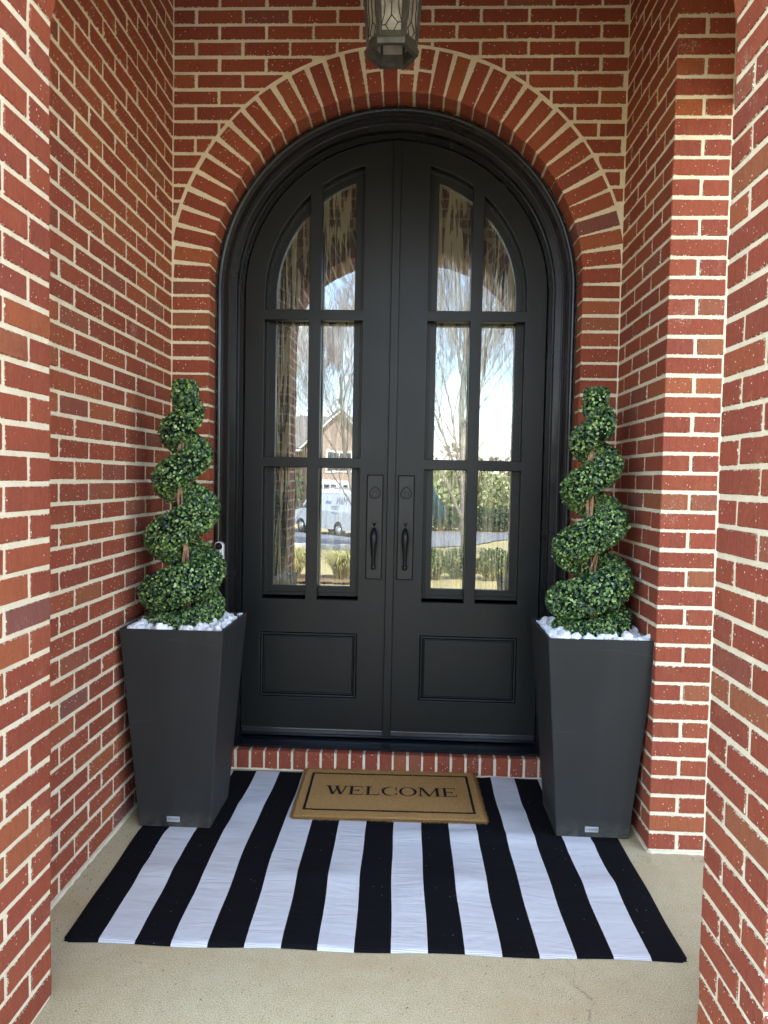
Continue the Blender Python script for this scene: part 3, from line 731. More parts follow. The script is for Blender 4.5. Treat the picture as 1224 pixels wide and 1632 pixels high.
for sx in (-1, 1):
    P_ = (.148, .602) if sx < 0 else (.146, .595)
    panel = rect(P_[0], P_[1], .2905, .5955)
    leaf = poly_curve('door_leaf', [mir(leaf_outline(sx), sx)]+[mir(r, sx) for r in lights(sx)]+[mir(panel, sx)], .0205, .0022, DOORPAINT, doors, (0, YS+.0225-DY, 0))
    if sx < 0: leaf['label'] = 'left door leaf with the overlapping centre strip'
    else: leaf['label'] = 'right door leaf with the keyhole lock'
    lo = -leaf.location
    def sub(o): o.parent = leaf; o.location = o.location+lo; return o
    xin, xout = (.148, .599) if sx < 0 else (.150, .5915)
    # stepped frame round the glass
    ring = [mir(gring_outline(.600, xin-.003, .600, .763, 0), sx), mir(gring_outline(.600, xin-.003, .600, .763, .016), sx)]
    sub(poly_curve('glazing_bead', ring, .008, .0015, DOORPAINT, doors, (0, YS+.054-DY, 0)))
    ring = [mir(gring_outline(.600, xin-.003, .600, .763, .014), sx), mir(gring_outline(.600, xin-.003, .600, .763, .045), sx)]
    sub(poly_curve('glazing_bead', ring, .006, .0015, DOORPAINT, doors, (0, YS+.060-DY, 0)))
    # glass pane
    sub(poly_curve('glass_pane', [mir(gring_outline(.600, xin-.003, .600, .763, .03), sx)], .003, 0, GLASS, doors, (0, YS+.072-DY, 0)))
    # dark backing so that no daylight comes through from behind
    # lower panel: two raised mouldings round a flush field
    x0, x1 = P_; z0, z1 = .2905, .5955
    def rr(a, b_, y, t, bev, nm):
        return sub(poly_curve(nm, [mir(rect(x0+a, x1-a, z0+a, z1-a), sx), mir(rect(x0+b_, x1-b_, z0+b_, z1-b_), sx)], t, bev, DOORPAINT, doors, (0, y-DY, 0)))
    rr(.0025, .0125, YS+.016, .014, .0035, 'panel_moulding')
    rr(.0155, .0205, YS+.020, .014, .002, 'panel_moulding')
    sub(poly_curve('door_panel', [mir(rect(x0+.001, x1-.001, z0+.001, z1-.001), sx)], .004, 0, DOORPAINT, doors, (0, YS+.030-DY, 0)))
    sub(poly_curve('door_panel', [mir(rect(x0+.0215, x1-.0215, z0+.0215, z1-.0215), sx)], .009, .002, DOORPAINT, doors, (0, YS+.017-DY, 0)))
    # bottom sweep
    m_ = MB(); xa, xb = sorted((XC+sx*.008-DX, XC+sx*.684-DX)); m_.tube([(xa, YS-.004-DY, ZD+.014-DZ_), (xb, YS-.004-DY, ZD+.014-DZ_)], .0065, 10)
    m_.box(xa, xb, YS-.006-DY, YS+.002-DY, ZD-.009-DZ_, ZD+.010-DZ_, 0, .001)
    sub(m_.build('door_sweep', SWEEP, doors, smooth=False))
    # handle set
    hx = (XC+sx*.0755-DX) if sx < 0 else (-.0295-DX); hz = 1.0965-DZ_; hy = YS-DY
    if sx < 0: hx = -.1735-DX
    sub(poly_curve('handle_plate', [[(hx-.0345, hz-.2385), (hx+.0345, hz-.2385), (hx+.0345, hz+.2385), (hx-.0345, hz+.2385)]], .0035, .0016, HANDLE, doors, (0, hy-.006, 0)))
    m_ = MB(); g = .0392; gz_ = .2432      # black sheet painted in as the shadow line round the plate
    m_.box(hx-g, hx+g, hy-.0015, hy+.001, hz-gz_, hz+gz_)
    sub(m_.build('plate_shadow_gap', INK, doors))
    # deadbolt: teardrop rose with a cylinder face
    td = []
    for q in np.linspace(0, 2*PI, 40, endpoint=False):
        x_, z_ = math.sin(q), -math.cos(q)
        if z_ > 0: x_ *= (1-.55*z_**1.6); z_ *= 1.25
        td.append((hx+.0235*x_, hz+.158+.0235*z_))
    sub(poly_curve('deadbolt', [td], .003, .0015, HANDLE, doors, (0, hy-.0125, 0)))
    m_ = MB(); m_.lathe([(.0205, 0), (.0215, -.002)], 24, center=(hx, hy-.0096, hz+.158), axis='Y')
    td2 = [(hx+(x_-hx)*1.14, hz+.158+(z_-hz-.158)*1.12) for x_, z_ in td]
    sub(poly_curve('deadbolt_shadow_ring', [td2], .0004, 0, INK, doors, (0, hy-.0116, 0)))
    m_ = MB(); m_.lathe([(.0125, 0), (.0125, -.004), (.0112, -.0052), (.0001, -.0052)], 28, center=(hx, hy-.0160, hz+.155), axis='Y')
    if sx > 0: m_.box(hx-.0016, hx+.0016, hy-.0222, hy-.0210, hz+.147, hz+.158)
    sub(m_.build('lock_cylinder', HANDLE if sx < 0 else [HANDLE], doors, smooth=False))
    # thumb latch
    m_ = MB(); prof_ = []
    m_.tube([(hx, hy-.008, hz+.010), (hx, hy-.026, hz+.014), (hx, hy-.042, hz+.019)], [.006, .0055, .004], 8)
    m_.add([(hx-.011, hy-.036, hz+.019), (hx+.011, hy-.036, hz+.019), (hx+.008, hy-.056, hz+.0225), (hx-.008, hy-.056, hz+.0225), (hx-.011, hy-.036, hz+.022), (hx+.011, hy-.036, hz+.022), (hx+.008, hy-.056, hz+.0245), (hx-.008, hy-.056, hz+.0245)],
           [(3, 2, 1, 0), (4, 5, 6, 7), (0, 1, 5, 4), (1, 2, 6, 5), (2, 3, 7, 6), (3, 0, 4, 7)])
    sub(m_.build('thumb_latch', HANDLE, doors))
    # pull: bulb at the top, tapering to a small foot
    m_ = MB()
    path = [(hx, hy-.006, hz-.012), (hx, hy-.034, hz-.008), (hx, hy-.050, hz-.018), (hx, hy-.058, hz-.036), (hx, hy-.058, hz-.060), (hx, hy-.055, hz-.090), (hx, hy-.051, hz-.120), (hx, hy-.047, hz-.148), (hx, hy-.044, hz-.166), (hx, hy-.042, hz-.176)]
    rad_ = [.007, .009, .0135, .0165, .0162, .0135, .0105, .0082, .0080, .0085]
    fine_p, fine_r = [], []
    for i in range(len(path)-1):
        for t in np.linspace(0, 1, 4, endpoint=False): fine_p.append(Vector(path[i]).lerp(Vector(path[i+1]), t)); fine_r.append(rad_[i]+(rad_[i+1]-rad_[i])*t)
    fine_p.append(Vector(path[-1])); fine_r.append(rad_[-1])
    m_.tube(fine_p, fine_r, 16)
    m_.tube([(hx, hy-.044, hz-.172), (hx, hy-.043, hz-.180), (hx, hy-.042, hz-.186), (hx, hy-.041, hz-.191)], [.0095, .0112, .0108, .008], 16)
    m_.tube([(hx, hy-.005, hz-.181), (hx, hy-.042, hz-.181)], [.0095, .0075], 12)
    sub(m_.build('door_handle', HANDLE, doors, smooth=True))
    if sx < 0:   # overlapping strip down the middle
        tz = SPD+math.sqrt(RS*RS-.02**2)-.004
        sub(poly_curve('astragal', [[(-.019-DX-.0, ZD-DZ_-.004), (.0185-DX, ZD-DZ_-.004), (.0185-DX, tz-DZ_), (-.019-DX, tz-DZ_)]], .005, .003, DOORPAINT, doors, (-.0985, YS-.0095-DY, 0)))
# dark hall behind the glass
mb = MB(); sweep(mb, [(.69, .24), (.70, .9)], XC, SPD, .08); mb.box(XC-.8, XC+.8, .88, .9, 0, 3.2)
o = mb.build('door_lining', DARKGLASS, doors, loc=(DX, DY, DZ_)); o.location = (0, 0, 0)

# ------------------------------------------------------------------ doorbell
t_ = tag(empty('doorbell', (-.872, .078, .962)), 'small white and black camera doorbell on the left door jamb behind the topiary', 'doorbell')
def capsule(w, h, n=16):
    r = w/2; return [(r*math.cos(q), h/2-r+r*math.sin(q)) for q in np.linspace(0, PI, n)]+[(r*math.cos(q), -h/2+r+r*math.sin(q)) for q in np.linspace(PI, 2*PI, n)]
poly_curve('body', [capsule(.041, .12)], .009, .003, WHITE, t_, (0, 0, 0))
mb = MB(); mb.lathe([(.0165, 0), (.0165, -.003), (.0150, -.0042), (.0001, -.0042)], 28, center=(0, -.0118, .039), axis='Y'); mb.build('camera_face', DARKGLASS, t_)
mb = MB(); mb.lathe([(.0055, 0), (.0052, -.002), (.0001, -.0028)], 20, center=(0, -.0162, .039), axis='Y'); mb.build('lens', HANDLE, t_, smooth=True)
mb = MB(); mb.lathe([(.011, 0), (.0105, -.0022), (.0001, -.0028)], 20, center=(0, -.0118, -.035), axis='Y'); mb.build('button', WHITE, t_, smooth=True)

# ------------------------------------------------------------------ lantern
def make_lantern(cx, cy, zb):
    root = tag(empty('lantern', (cx, cy, zb)), 'aged bronze hexagonal lantern with leaded glass hanging above the doors', 'lantern')
    def hexp(r, z, ph=0): return [(r*math.cos(PI/3*k+ph), r*math.sin(PI/3*k+ph), z) for k in range(6)]
    def ring(mb, ro, ri, z0, z1, ro1=None, ri1=None):
        ro1 = ro if ro1 is None else ro1; ri1 = ri if ri1 is None else ri1
        vs = hexp(ro, z0)+hexp(ro1, z1)+hexp(ri1, z1)+hexp(ri, z0); fs = []
        for k in range(6):
            j = (k+1) % 6
            for a in range(4): b = (a+1) % 4; fs.append((a*6+k, a*6+j, b*6+j, b*6+k))
        mb.add(vs, fs)
    R0, R1_, H = .083, .112, .42
    mb = MB()
    ring(mb, .0875, .070, -.012, 0.004, .0905, .074); ring(mb, .0905, .076, .004, .012, .088, .076); ring(mb, .0845, .074, .012, .030)
    ring(mb, R1_+.006, R1_-.01, H-.02, H+.006)
    for k in range(6):           # corner posts
        a = PI/3*k; c = np.array([math.cos(a), math.sin(a), 0]); s_ = np.array([-math.sin(a), math.cos(a), 0])
        cs = []
        for rr in (0, 1):
            for tt in (-1, 1):
                for z, R_ in ((.012, R0), (H-.01, R1_)): cs.append(c*(R_-.010+rr*.012)+s_*tt*.009+np.array([0, 0, z]))
        mb.box8([tuple(q) for q in cs], 0, .002)
    mb.build('frame', BRONZE, root)
    mb = MB()
    vs = hexp(R1_+.03, H)+hexp(R1_+.026, H+.018)+hexp(.055, H+.11)+hexp(.03, H+.15)+hexp(.012, H+.17); fs = [(a*6+k, a*6+(k+1) % 6, (a+1)*6+(k+1) % 6, (a+1)*6+k) for a in range(4) for k in range(6)]
    fs += [tuple(range(6))[::-1], tuple(24+k for k in range(6))]
    mb.add(vs, fs); mb.tube([(0, 0, H+.17), (0, 0, H+.20)], .008, 8); mb.build('cap', BRONZE, root)
    top = ZTOP-.02-zb; mb = MB(); z = H+.20; i = 0       # chain up to the ceiling
    while z < top-.02:
        a = 0 if i % 2 else PI/2; pts = [(math.cos(q)*.010*math.cos(a), math.cos(q)*.010*math.sin(a), z+.016+math.sin(q)*.018) for q in np.linspace(0, 2*PI, 10, endpoint=False)]
        mb.tube(pts, .0028, 5, closed=True); z += .029; i += 1
    mb.lathe([(.06, top), (.06, top-.012), (.03, top-.028), (.008, top-.04)], 20); mb.build('chain', BRONZE, root, smooth=True)
    for k in range(6):           # panes with leading, one per side
        a0, a1 = PI/3*k, PI/3*(k+1)
        def P(u, v, d=0.):
            R_ = R0-.006+(R1_-R0)*v; z = .022+(H-.045)*v
            p0 = np.array([math.cos(a0)*R_, math.sin(a0)*R_, z]); p1 = np.array([math.cos(a1)*R_, math.sin(a1)*R_, z])
            q = p0+(p1-p0)*u; nrm = np.array([math.cos((a0+a1)/2), math.sin((a0+a1)/2), 0]); return tuple(q+nrm*d)
        mb = MB(); mb.add([P(.08, 0, -.001), P(.92, 0, -.001), P(.92, 1, -.001), P(.08, 1, -.001), P(.08, 0, .002), P(.92, 0, .002), P(.92, 1, .002), P(.08, 1, .002)],
                          [(3, 2, 1, 0), (4, 5, 6, 7), (0, 1, 5, 4), (1, 2, 6, 5), (2, 3, 7, 6), (3, 0, 4, 7)])
        pane = mb.build('glass_pane', LGLASS, root)
        mb = MB()
        def line(pts): mb.tube([P(u, v, .0035) for u, v in pts], .0016, 5)
        line([(.5, .147), (.25, .067), (.47, .0)]); line([(.5, .147), (.76, .085), (.53, .0)]); line([(.5, .147), (.5, .40)])
        line([(.25, .067), (.1, .062)]); line([(.76, .085), (.9, .09)])
        line([(.1, .07), (.20, .14), (.24, .22), (.21, .32), (.34, .42)]); line([(.9, .10), (.81, .16), (.76, .24), (.79, .33), (.66, .42)])
        line([(.5, .40), (.36, .52), (.5, .66), (.64, .52), (.5, .40)]); line([(.5, .66), (.5, .99)]); line([(.36, .52), (.1, .60)]); line([(.64, .52), (.9, .60)])
        line([(.34, .42), (.36, .52)]); line([(.66, .42), (.64, .52)])
        mb.build('leading', LEAD, pane)
    for a in (.6, 2.7, 4.8):
        x, y = .03*math.cos(a), .03*math.sin(a); mb = MB(); mb.lathe([(.010, .09), (.010, .19), (.006, .195)], 12, center=(x, y, 0))
        mb.tube([(x, y, .09), (x*.4, y*.4, .07), (0, 0, .09), (0, 0, .40)], .004, 6)
        s_ = mb.build('candle_sleeve', CANDLE, root, smooth=True)
        mb = MB(); mb.lathe([(.004, .195), (.0125, .212), (.0135, .225), (.008, .25), (.001, .268)], 12, center=(x, y, 0)); mb.build('bulb', LGLASS, s_, smooth=True)
    return root
make_lantern(-.1, -.70, 2.735)

mb = MB()
for _ in range(260):
    q = rng.random(); x, y = ((XL+.01+abs(rng.normal(0, .05)), -rng.random()*1.4) if q < .35 else (XR-.01-abs(rng.normal(0, .03))+(.2 if rng.random() < .5 else 0), -.62-abs(rng.normal(0, .05))) if q < .55 else (rng.uniform(-.9, .75), rng.uniform(-1.75, -1.25)))
    blob(mb, (x, y, .0012), (.0012+.0022*rng.random(),)*3) if False else mb.add(np.array([(x, y, .0006), (x+.004*rng.random()+.001, y+.002, .0022), (x+.001, y+.004*rng.random()+.001, .0016), (x-.001, y-.002, .0030)]), [(0, 1, 2), (0, 1, 3), (1, 2, 3), (0, 2, 3)])
tag(mb.build('grit', simple('grit', (.13, .10, .065), .9, .1, var=.6, vscale=60)), 'scattered specks of grit and leaf dust on the porch floor', 'grit', kind='stuff')
# ------------------------------------------------------------------ striped rug
RX0, RX1, RY0, RY1 = -.975, .79, -1.212, .004
def make_rug():
    nu, nv = 170, 120; V = []; UV = []
    for j in range(nv+1):
        v = j/nv
        for i in range(nu+1):
            u = i/nu; y = RY0+(RY1-RY0)*v
            xl = -.962-.030*min(1, v*1.9)+.012*v; xr = .792-.006*v
            x = xl+(xr-xl)*u
            y += .034*(u-.5)*(1-v*.3)+.004*math.sin(u*23)*(1-v)
            x += .0014*math.sin(v*9+u*4)+.0012*math.sin(v*21+1+u*7)
            z = .0055
            # soft lateral ripples left from folding
            amp = .0105*(math.exp(-((v-.30)/.05)**2)*math.sin(u*11+.5)**2+math.exp(-((v-.55)/.04)**2)*(.5+.5*math.sin(u*8+2))+.9*math.exp(-((v-.72)/.03)**2)*(.5+.5*math.sin(u*14+1)))
            amp += .0046*(.5+.5*math.sin(u*34+math.sin(v*13)*1.5))*(.5+.5*math.sin(v*17+u*5))
            def off_(a, b, c, d): return max(0, min(1, max(a-x, x-b, c-y, y-d)/.05))
            amp *= off_(-.46, .33, -.46, .05)*off_(-1.01, -.72, -.57, -.27)*off_(.55, .84, -.53, -.23)     # pressed flat under the mat and planters
            if j == 0 or j == nv or i == 0 or i == nu: z = .0012; amp = 0
            c = min(u, 1-u)*1.76, min(v, 1-v)*1.2
            if c[0] < .02 and c[1] < .02:      # rounded corners
                k = .02-min(c); x += (-1 if u > .5 else 1)*k*.25; y += (-1 if v > .5 else 1)*k*.25
            V.append((x, y, z+amp)); UV.append((u*17, v))
    F = [(j*(nu+1)+i, j*(nu+1)+i+1, (j+1)*(nu+1)+i+1, (j+1)*(nu+1)+i) for j in range(nv) for i in range(nu)]
    me = bpy.data.meshes.new('rug'); me.from_pydata(V, [], F); me.materials.append(RUG); uvl = me.uv_layers.new(name='UVMap')
    uvl.data.foreach_set('uv', np.array([UV[i] for f in F for i in f]).ravel()); me.polygons.foreach_set('use_smooth', [True]*len(F)); me.update()
    o = bpy.data.objects.new('rug', me); COL.objects.link(o)
    return tag(o, 'large black and white striped cotton rug lying on the porch floor', 'rug')
make_rug()

# ------------------------------------------------------------------ coir doormat
def make_mat():
    root = tag(empty('doormat', (-.070, -.211, .0065), math.radians(1.35)), 'tan coir doormat reading WELCOME inside a thin black border, on the striped rug', 'doormat')
    W, D, H = .374, .231, .010
    mb = MB(); nu, nv = 120, 74; V = []
    for j in range(nv+1):
        for i in range(nu+1):
            x = -W+2*W*i/nu; y = -D+2*D*j/nv
            ed = (i in (0, nu)) or (j in (0, nv))
            if ed: x += rng.normal(0, .0018); y += rng.normal(0, .0018)
            V.append((x, y, H-(.005 if ed else 0)+rng.normal(0, .0005)))
    F = [(j*(nu+1)+i, j*(nu+1)+i+1, (j+1)*(nu+1)+i+1, (j+1)*(nu+1)+i) for j in range(nv) for i in range(nu)]
    mb.add(V, F); mb.box(-W+.001, W-.001, -D+.001, D-.001, 0, H-.004)
    # loose fibres along the edges and on the pile
    for _ in range(30000):
        if rng.random() < .36:
            s = rng.random()*2-1
            if rng.random() < .62: x, y = s*W, (D if rng.random() < .5 else -D); dx, dy = rng.normal(0, .4), math.copysign(1, y)
            else: x, y = (W if rng.random() < .5 else -W), s*D; dx, dy = math.copysign(1, x), rng.normal(0, .4)
            z = H*rng.random(); l = .005+.011*rng.random(); dz = rng.normal(0, .3)
        else:
            x, y, z = (rng.random()*2-1)*W, (rng.random()*2-1)*D, H; dx, dy, dz = rng.normal(0, .7), rng.normal(0, .7), .6; l = .002+.003*rng.random()
        p = np.array([x, y, z]); d = np.array([dx, dy, dz]); d /= np.linalg.norm(d); w = np.cross(d, [.3, .2, 1]); w = w/np.linalg.norm(w)*.0010
        mb.add([p-w, p+w, p+d*l], [(0, 1, 2)])
    pile = mb.build('pile', COIR, root)
    # border and lettering, dyed into the pile
    mb = MB(); z = [H+.0022]
    def poly(pts):
        z[0] += .00004; n_ = len(pts); mb.add([(x, y, z[0]) for x, y in pts], [tuple(range(n_))])
    bx, by, t = .340, .180, .0105
    for x0, x1, y0, y1 in ((-bx, bx, by-t, by), (-bx, bx, -by, -by+t), (-bx, -bx+t, -by+t, by-t), (bx-t, bx, -by+t, by-t)):
        n_ = 60; lng = (x1-x0) > (y1-y0); top = []; bot = []
        for i in range(n_+1):
            q = i/n_
            if lng: x = x0+(x1-x0)*q; bot.append((x, y0+rng.normal(0, .0006))); top.append((x, y1+rng.normal(0, .0006)))
            else: y = y0+(y1-y0)*q; bot.append((x0+rng.normal(0, .0006), y)); top.append((x1+rng.normal(0, .0006), y))
        vs = [(x, y, z[0]) for x, y in bot+top]; mb.add(vs, [(i, i+1, n_+2+i, n_+1+i) for i in range(n_)])
    mb.build('border', INK, root)
    mb = MB(); LH = .082; 
    def S(ox, w_, pts): poly([(ox+x*LH, -LH/2-.0+y*LH) for x, y in pts])
    def stroke(ox, x0, y0, x1, y1, t_): S(ox, 0, [(x0-.012, y0), (x0+t_+.012, y0), (x1+t_+.012, y1), (x1-.012, y1)])
    def ser(ox, x0, x1, y, t_=.06): S(ox, 0, [(x0, y), (x1, y), (x1, y+t_), (x0, y+t_)])
    def arc_(ox, cx, cy, rx, ry, ix, iy, dx, q0, q1, n_=40):
        A = [(cx+rx*math.cos(q), cy+ry*math.sin(q)) for q in np.linspace(q0, q1, n_)]; B = [(cx+dx+ix*math.cos(q), cy+iy*math.sin(q)) for q in np.linspace(q0, q1, n_)]
        z[0] += .00004; vs = [(ox+x*LH, -LH/2+y*LH, z[0]) for x, y in A+B]; mb.add(vs, [(i, i+1, n_+i+1, n_+i) for i in range(n_-1)])
    def W_(o):
        stroke(o, .12, .98, .42, 0, .15); stroke(o, .50, 0, .72, .98, .05); stroke(o, .60, .98, .90, 0, .15); stroke(o, .98, 0, 1.22, .98, .05)
        ser(o, .02, .38, .965); ser(o, .52, .86, .965); ser(o, 1.12, 1.38, .965); return 1.40
    def E_(o):
        stroke(o, .14, 0, .14, 1, .14); ser(o, .03, .85, .965); ser(o, .03, .90, 0); ser(o, .27, .64, .49)
        S(o, 0, [(.81, .965), (.85, .965), (.85, .76), (.82, .76)]); S(o, 0, [(.86, .035), (.90, .035), (.93, .26), (.895, .26)]); stroke(o, .62, .40, .62, .62, .035); return 1.02
    def L_(o):
        stroke(o, .14, 0, .14, 1, .14); ser(o, .03, .42, .965); ser(o, .03, .86, 0); S(o, 0, [(.82, .035), (.86, .035), (.90, .28), (.86, .28)]); return .97
    def C_(o):
        arc_(o, .56, .5, .50, .52, .42, .48, .06, math.radians(42), math.radians(318)); stroke(o, .91, .62, .91, .98, .035); stroke(o, .93, .06, .93, .30, .035); return 1.07
    def O_(o): arc_(o, .58, .5, .53, .52, .38, .48, 0, 0, 2*PI, 60); return 1.18
    def M_(o):
        stroke(o, .14, 0, .17, .98, .045); stroke(o, .17, .98, .62, 0, .15); stroke(o, .66, 0, 1.14, .98, .045); stroke(o, 1.12, 0, 1.10, .98, .15)
        ser(o, .02, .30, 0); ser(o, 1.00, 1.40, 0); ser(o, .03, .30, .965); ser(o, 1.12, 1.38, .965); return 1.44
    seq = [W_, E_, L_, C_, O_, M_, E_]; tot = (1.40+1.02+.97+1.07+1.18+1.44+.93)*LH; x = -tot/2+.002
    for f in seq: x += f(x)*LH
    mb.build('lettering', INK, root)
    for ch in root.children:
        if ch.name.startswith('lettering'):
            for v in ch.data.vertices: v.co.y = v.co.y*.98+.006; v.co.x = v.co.x*.835+.004
    return root
make_mat()

# ------------------------------------------------------------------ planters, topiaries, pebbles
def make_planter(cx, cy, a, label, grp):
    root = tag(empty('planter', (cx, cy, .007)), label, 'planter', grp)
    h, b, wl = .752, .134, .010
    def sq(r, z): return [(-r, -r, z), (r, -r, z), (r, r, z), (-r, r, z)]
    mb = MB(); e = .0022
    def csq(r, z, e=.003): return [(-r+e, -r, z), (r-e, -r, z), (r, -r+e, z), (r, r-e, z), (r-e, r, z), (-r+e, r, z), (-r, r-e, z), (-r, -r+e, z)]
    prof = [(b-.012, .0), (b-.001, .0), (b, .0015), (a, h-.0015), (a-.0015, h), (a-wl+.001, h), (a-wl, h-.001), (a-wl-.008, h-.06), (.05, h-.06)]
    vs = []
    for r, z in prof: vs += csq(r, z)
    fs = [(i*8+k, i*8+(k+1) % 8, (i+1)*8+(k+1) % 8, (i+1)*8+k) for i in range(len(prof)-1) for k in range(8)]
    fs.append(tuple(range(8))[::-1]); fs.append(tuple((len(prof)-1)*8+k for k in range(8)))
    mb.add(vs, fs); body = mb.build('body', PLANTER, root)
    # brand plate low on the front, following the slope of the face
    sl = math.atan2(a-b, h)
    pl = empty('plate_tmp'); bpy.data.objects.remove(pl)
    mb = MB(); mb.box(-.0245, .0245, -.0012, .0012, -.0105, .0105, 0, .0008)
    plate = mb.build('name_plate', TAG, root); plate.location = (-.004, -(b+(a-b)*.040)-.0005, .0305); plate.rotation_euler = (sl, 0, 0)
    cu = bpy.data.curves.new('plate_text', 'FONT'); cu.body = 'VERADEK'; cu.size = .0088; cu.align_x = 'CENTER'; cu.align_y = 'CENTER'; cu.space_character = 1.25
    to = bpy.data.objects.new('plate_text', cu); COL.objects.link(to); dg = bpy.context.evaluated_depsgraph_get(); dg.update()
    me = bpy.data.meshes.new_from_object(to.evaluated_get(dg)); bpy.data.objects.remove(to); me.transform(Matrix.Rotation(PI/2, 4, 'X')); me.materials.clear(); me.materials.append(INK)
    for p in me.polygons: p.material_index = 0
    tx = bpy.data.objects.new('plate_text', me); COL.objects.link(tx); tx.parent = plate; tx.location = (0, -.0016, 0)
    return root
PL = (-.862, -.420, .190); PR = (.693, -.377, .195)
make_planter(*PL, 'tall tapered charcoal planter beside the left brick wall', 'tapered planters flanking the doors')
make_planter(*PR, 'tall tapered charcoal planter beside the right brick corner', 'tapered planters flanking the doors')

def icos():
    p = (1+5**.5)/2; v = np.array([(-1, p, 0), (1, p, 0), (-1, -p, 0), (1, -p, 0), (0, -1, p), (0, 1, p), (0, -1, -p), (0, 1, -p), (p, 0, -1), (p, 0, 1), (-p, 0, -1), (-p, 0, 1)], float)
    v /= np.linalg.norm(v[0]); f = [(0, 11, 5), (0, 5, 1), (0, 1, 7), (0, 7, 10), (0, 10, 11), (1, 5, 9), (5, 11, 4), (11, 10, 2), (10, 7, 6), (7, 1, 8), (3, 9, 4), (3, 4, 2), (3, 2, 6), (3, 6, 8), (3, 8, 9), (4, 9, 5), (2, 4, 11), (6, 2, 10), (8, 6, 7), (9, 8, 1)]
    V = [tuple(x) for x in v]; F = []; mid = {}
    def m(a, b):
        k = (min(a, b), max(a, b))
        if k not in mid: q = np.array(V[a])+np.array(V[b]); q /= np.linalg.norm(q); mid[k] = len(V); V.append(tuple(q))
        return mid[k]
    for a, b, c in f: ab, bc, ca = m(a, b), m(b, c), m(c, a); F += [(a, ab, ca), (b, bc, ab), (c, ca, bc), (ab, bc, ca)]
    return np.array(V), F
IV, IF = icos()
def blob(mb, c, s, rough=.18, mi=0):
    q = rng.normal(size=3); q /= np.linalg.norm(q); V = IV*(1+rough*(rng.random((len(IV), 1))-.5)*1.2)
    R_ = np.array(Matrix.Rotation(rng.random()*6.28, 3, Vector(q))); V = (V*np.array(s))@R_.T
    # a few planar chips make crushed-stone facets
    for _ in range(3):
        n = rng.normal(size=3); n /= np.linalg.norm(n); lim = min(s)*(.65+.3*rng.random()); d = V@n; ex = np.maximum(0, d-lim); V = V-ex[:, None]*n
    mb.add(V+np.array(c), IF, mi)
def pebbles(cx, cy, a, label):
    mb = MB(); z0 = .007+.752
    for _ in range(330):
        x, y = (rng.random(2)*2-1)*(a-.022); s = .009+.013*rng.random()
        zz = z0-.018+.010*rng.random()+(.010*rng.random() if max(abs(x), abs(y)) > .10 else 0)
        zz += .008 if max(abs(x), abs(y)) < .13 else 0
        blob(mb, (x, y, zz-z0+.012), (s*1.35, s, s*.75))
    o = mb.build('pebbles', PEBBLE, None, smooth=False); o.location = (cx, cy, z0-.012); return tag(o, label, 'pebbles', kind='stuff')
pebbles(*PL, 'white stone chips filling the top of the left planter')
pebbles(*PR, 'white stone chips filling the top of the right planter')

def helix_pts():
    # z, helix radius, tube radius, angle (front pass = -90 deg); measured lobes
    key = [(.025, .098, .070, 25), (.075, .092, .074, -90), (.19, .085, .080, -90-360), (.40, .075, .076, -90-720), (.610, .058, .063, -90-1080), (.785, .036, .054, -90-1440), (.87, .016, .050, -90-1640), (.955, .0, .044, -90-1800)]
    key = [(.000, .100, .040, 90), (.026, .100, .044, -90), (.100, .094, .066, -270), (.165, .084, .078, -450), (.383, .071, .070, -810), (.602, .054, .060, -1170), (.770, .034, .056, -1530), (.850, .012, .053, -1690), (.892, .0, .051, -1760), (.926, .0, .049, -1830)]
    P = []
    n = 900; ks = np.array(key); t = np.linspace(0, len(key)-1, n); idx = np.arange(len(key))
    def sm(col):
        # Catmull-like smooth interpolation
        out = []
        for q in t:
            i = min(int(q), len(key)-2); f = q-i; p1, p2 = ks[i, col], ks[i+1, col]; p0 = ks[max(i-1, 0), col]; p3 = ks[min(i+2, len(key)-1), col]
            out.append(p1*(1-f)+p2*f if col == 3 else .5*((2*p1)+(-p0+p2)*f+(2*p0-5*p1+4*p2-p3)*f*f+(-p0+3*p1-3*p2+p3)*f**3))
        return np.array(out)
    return sm(0), sm(1)*1.06, sm(2)*.93, -np.radians(sm(3))-PI
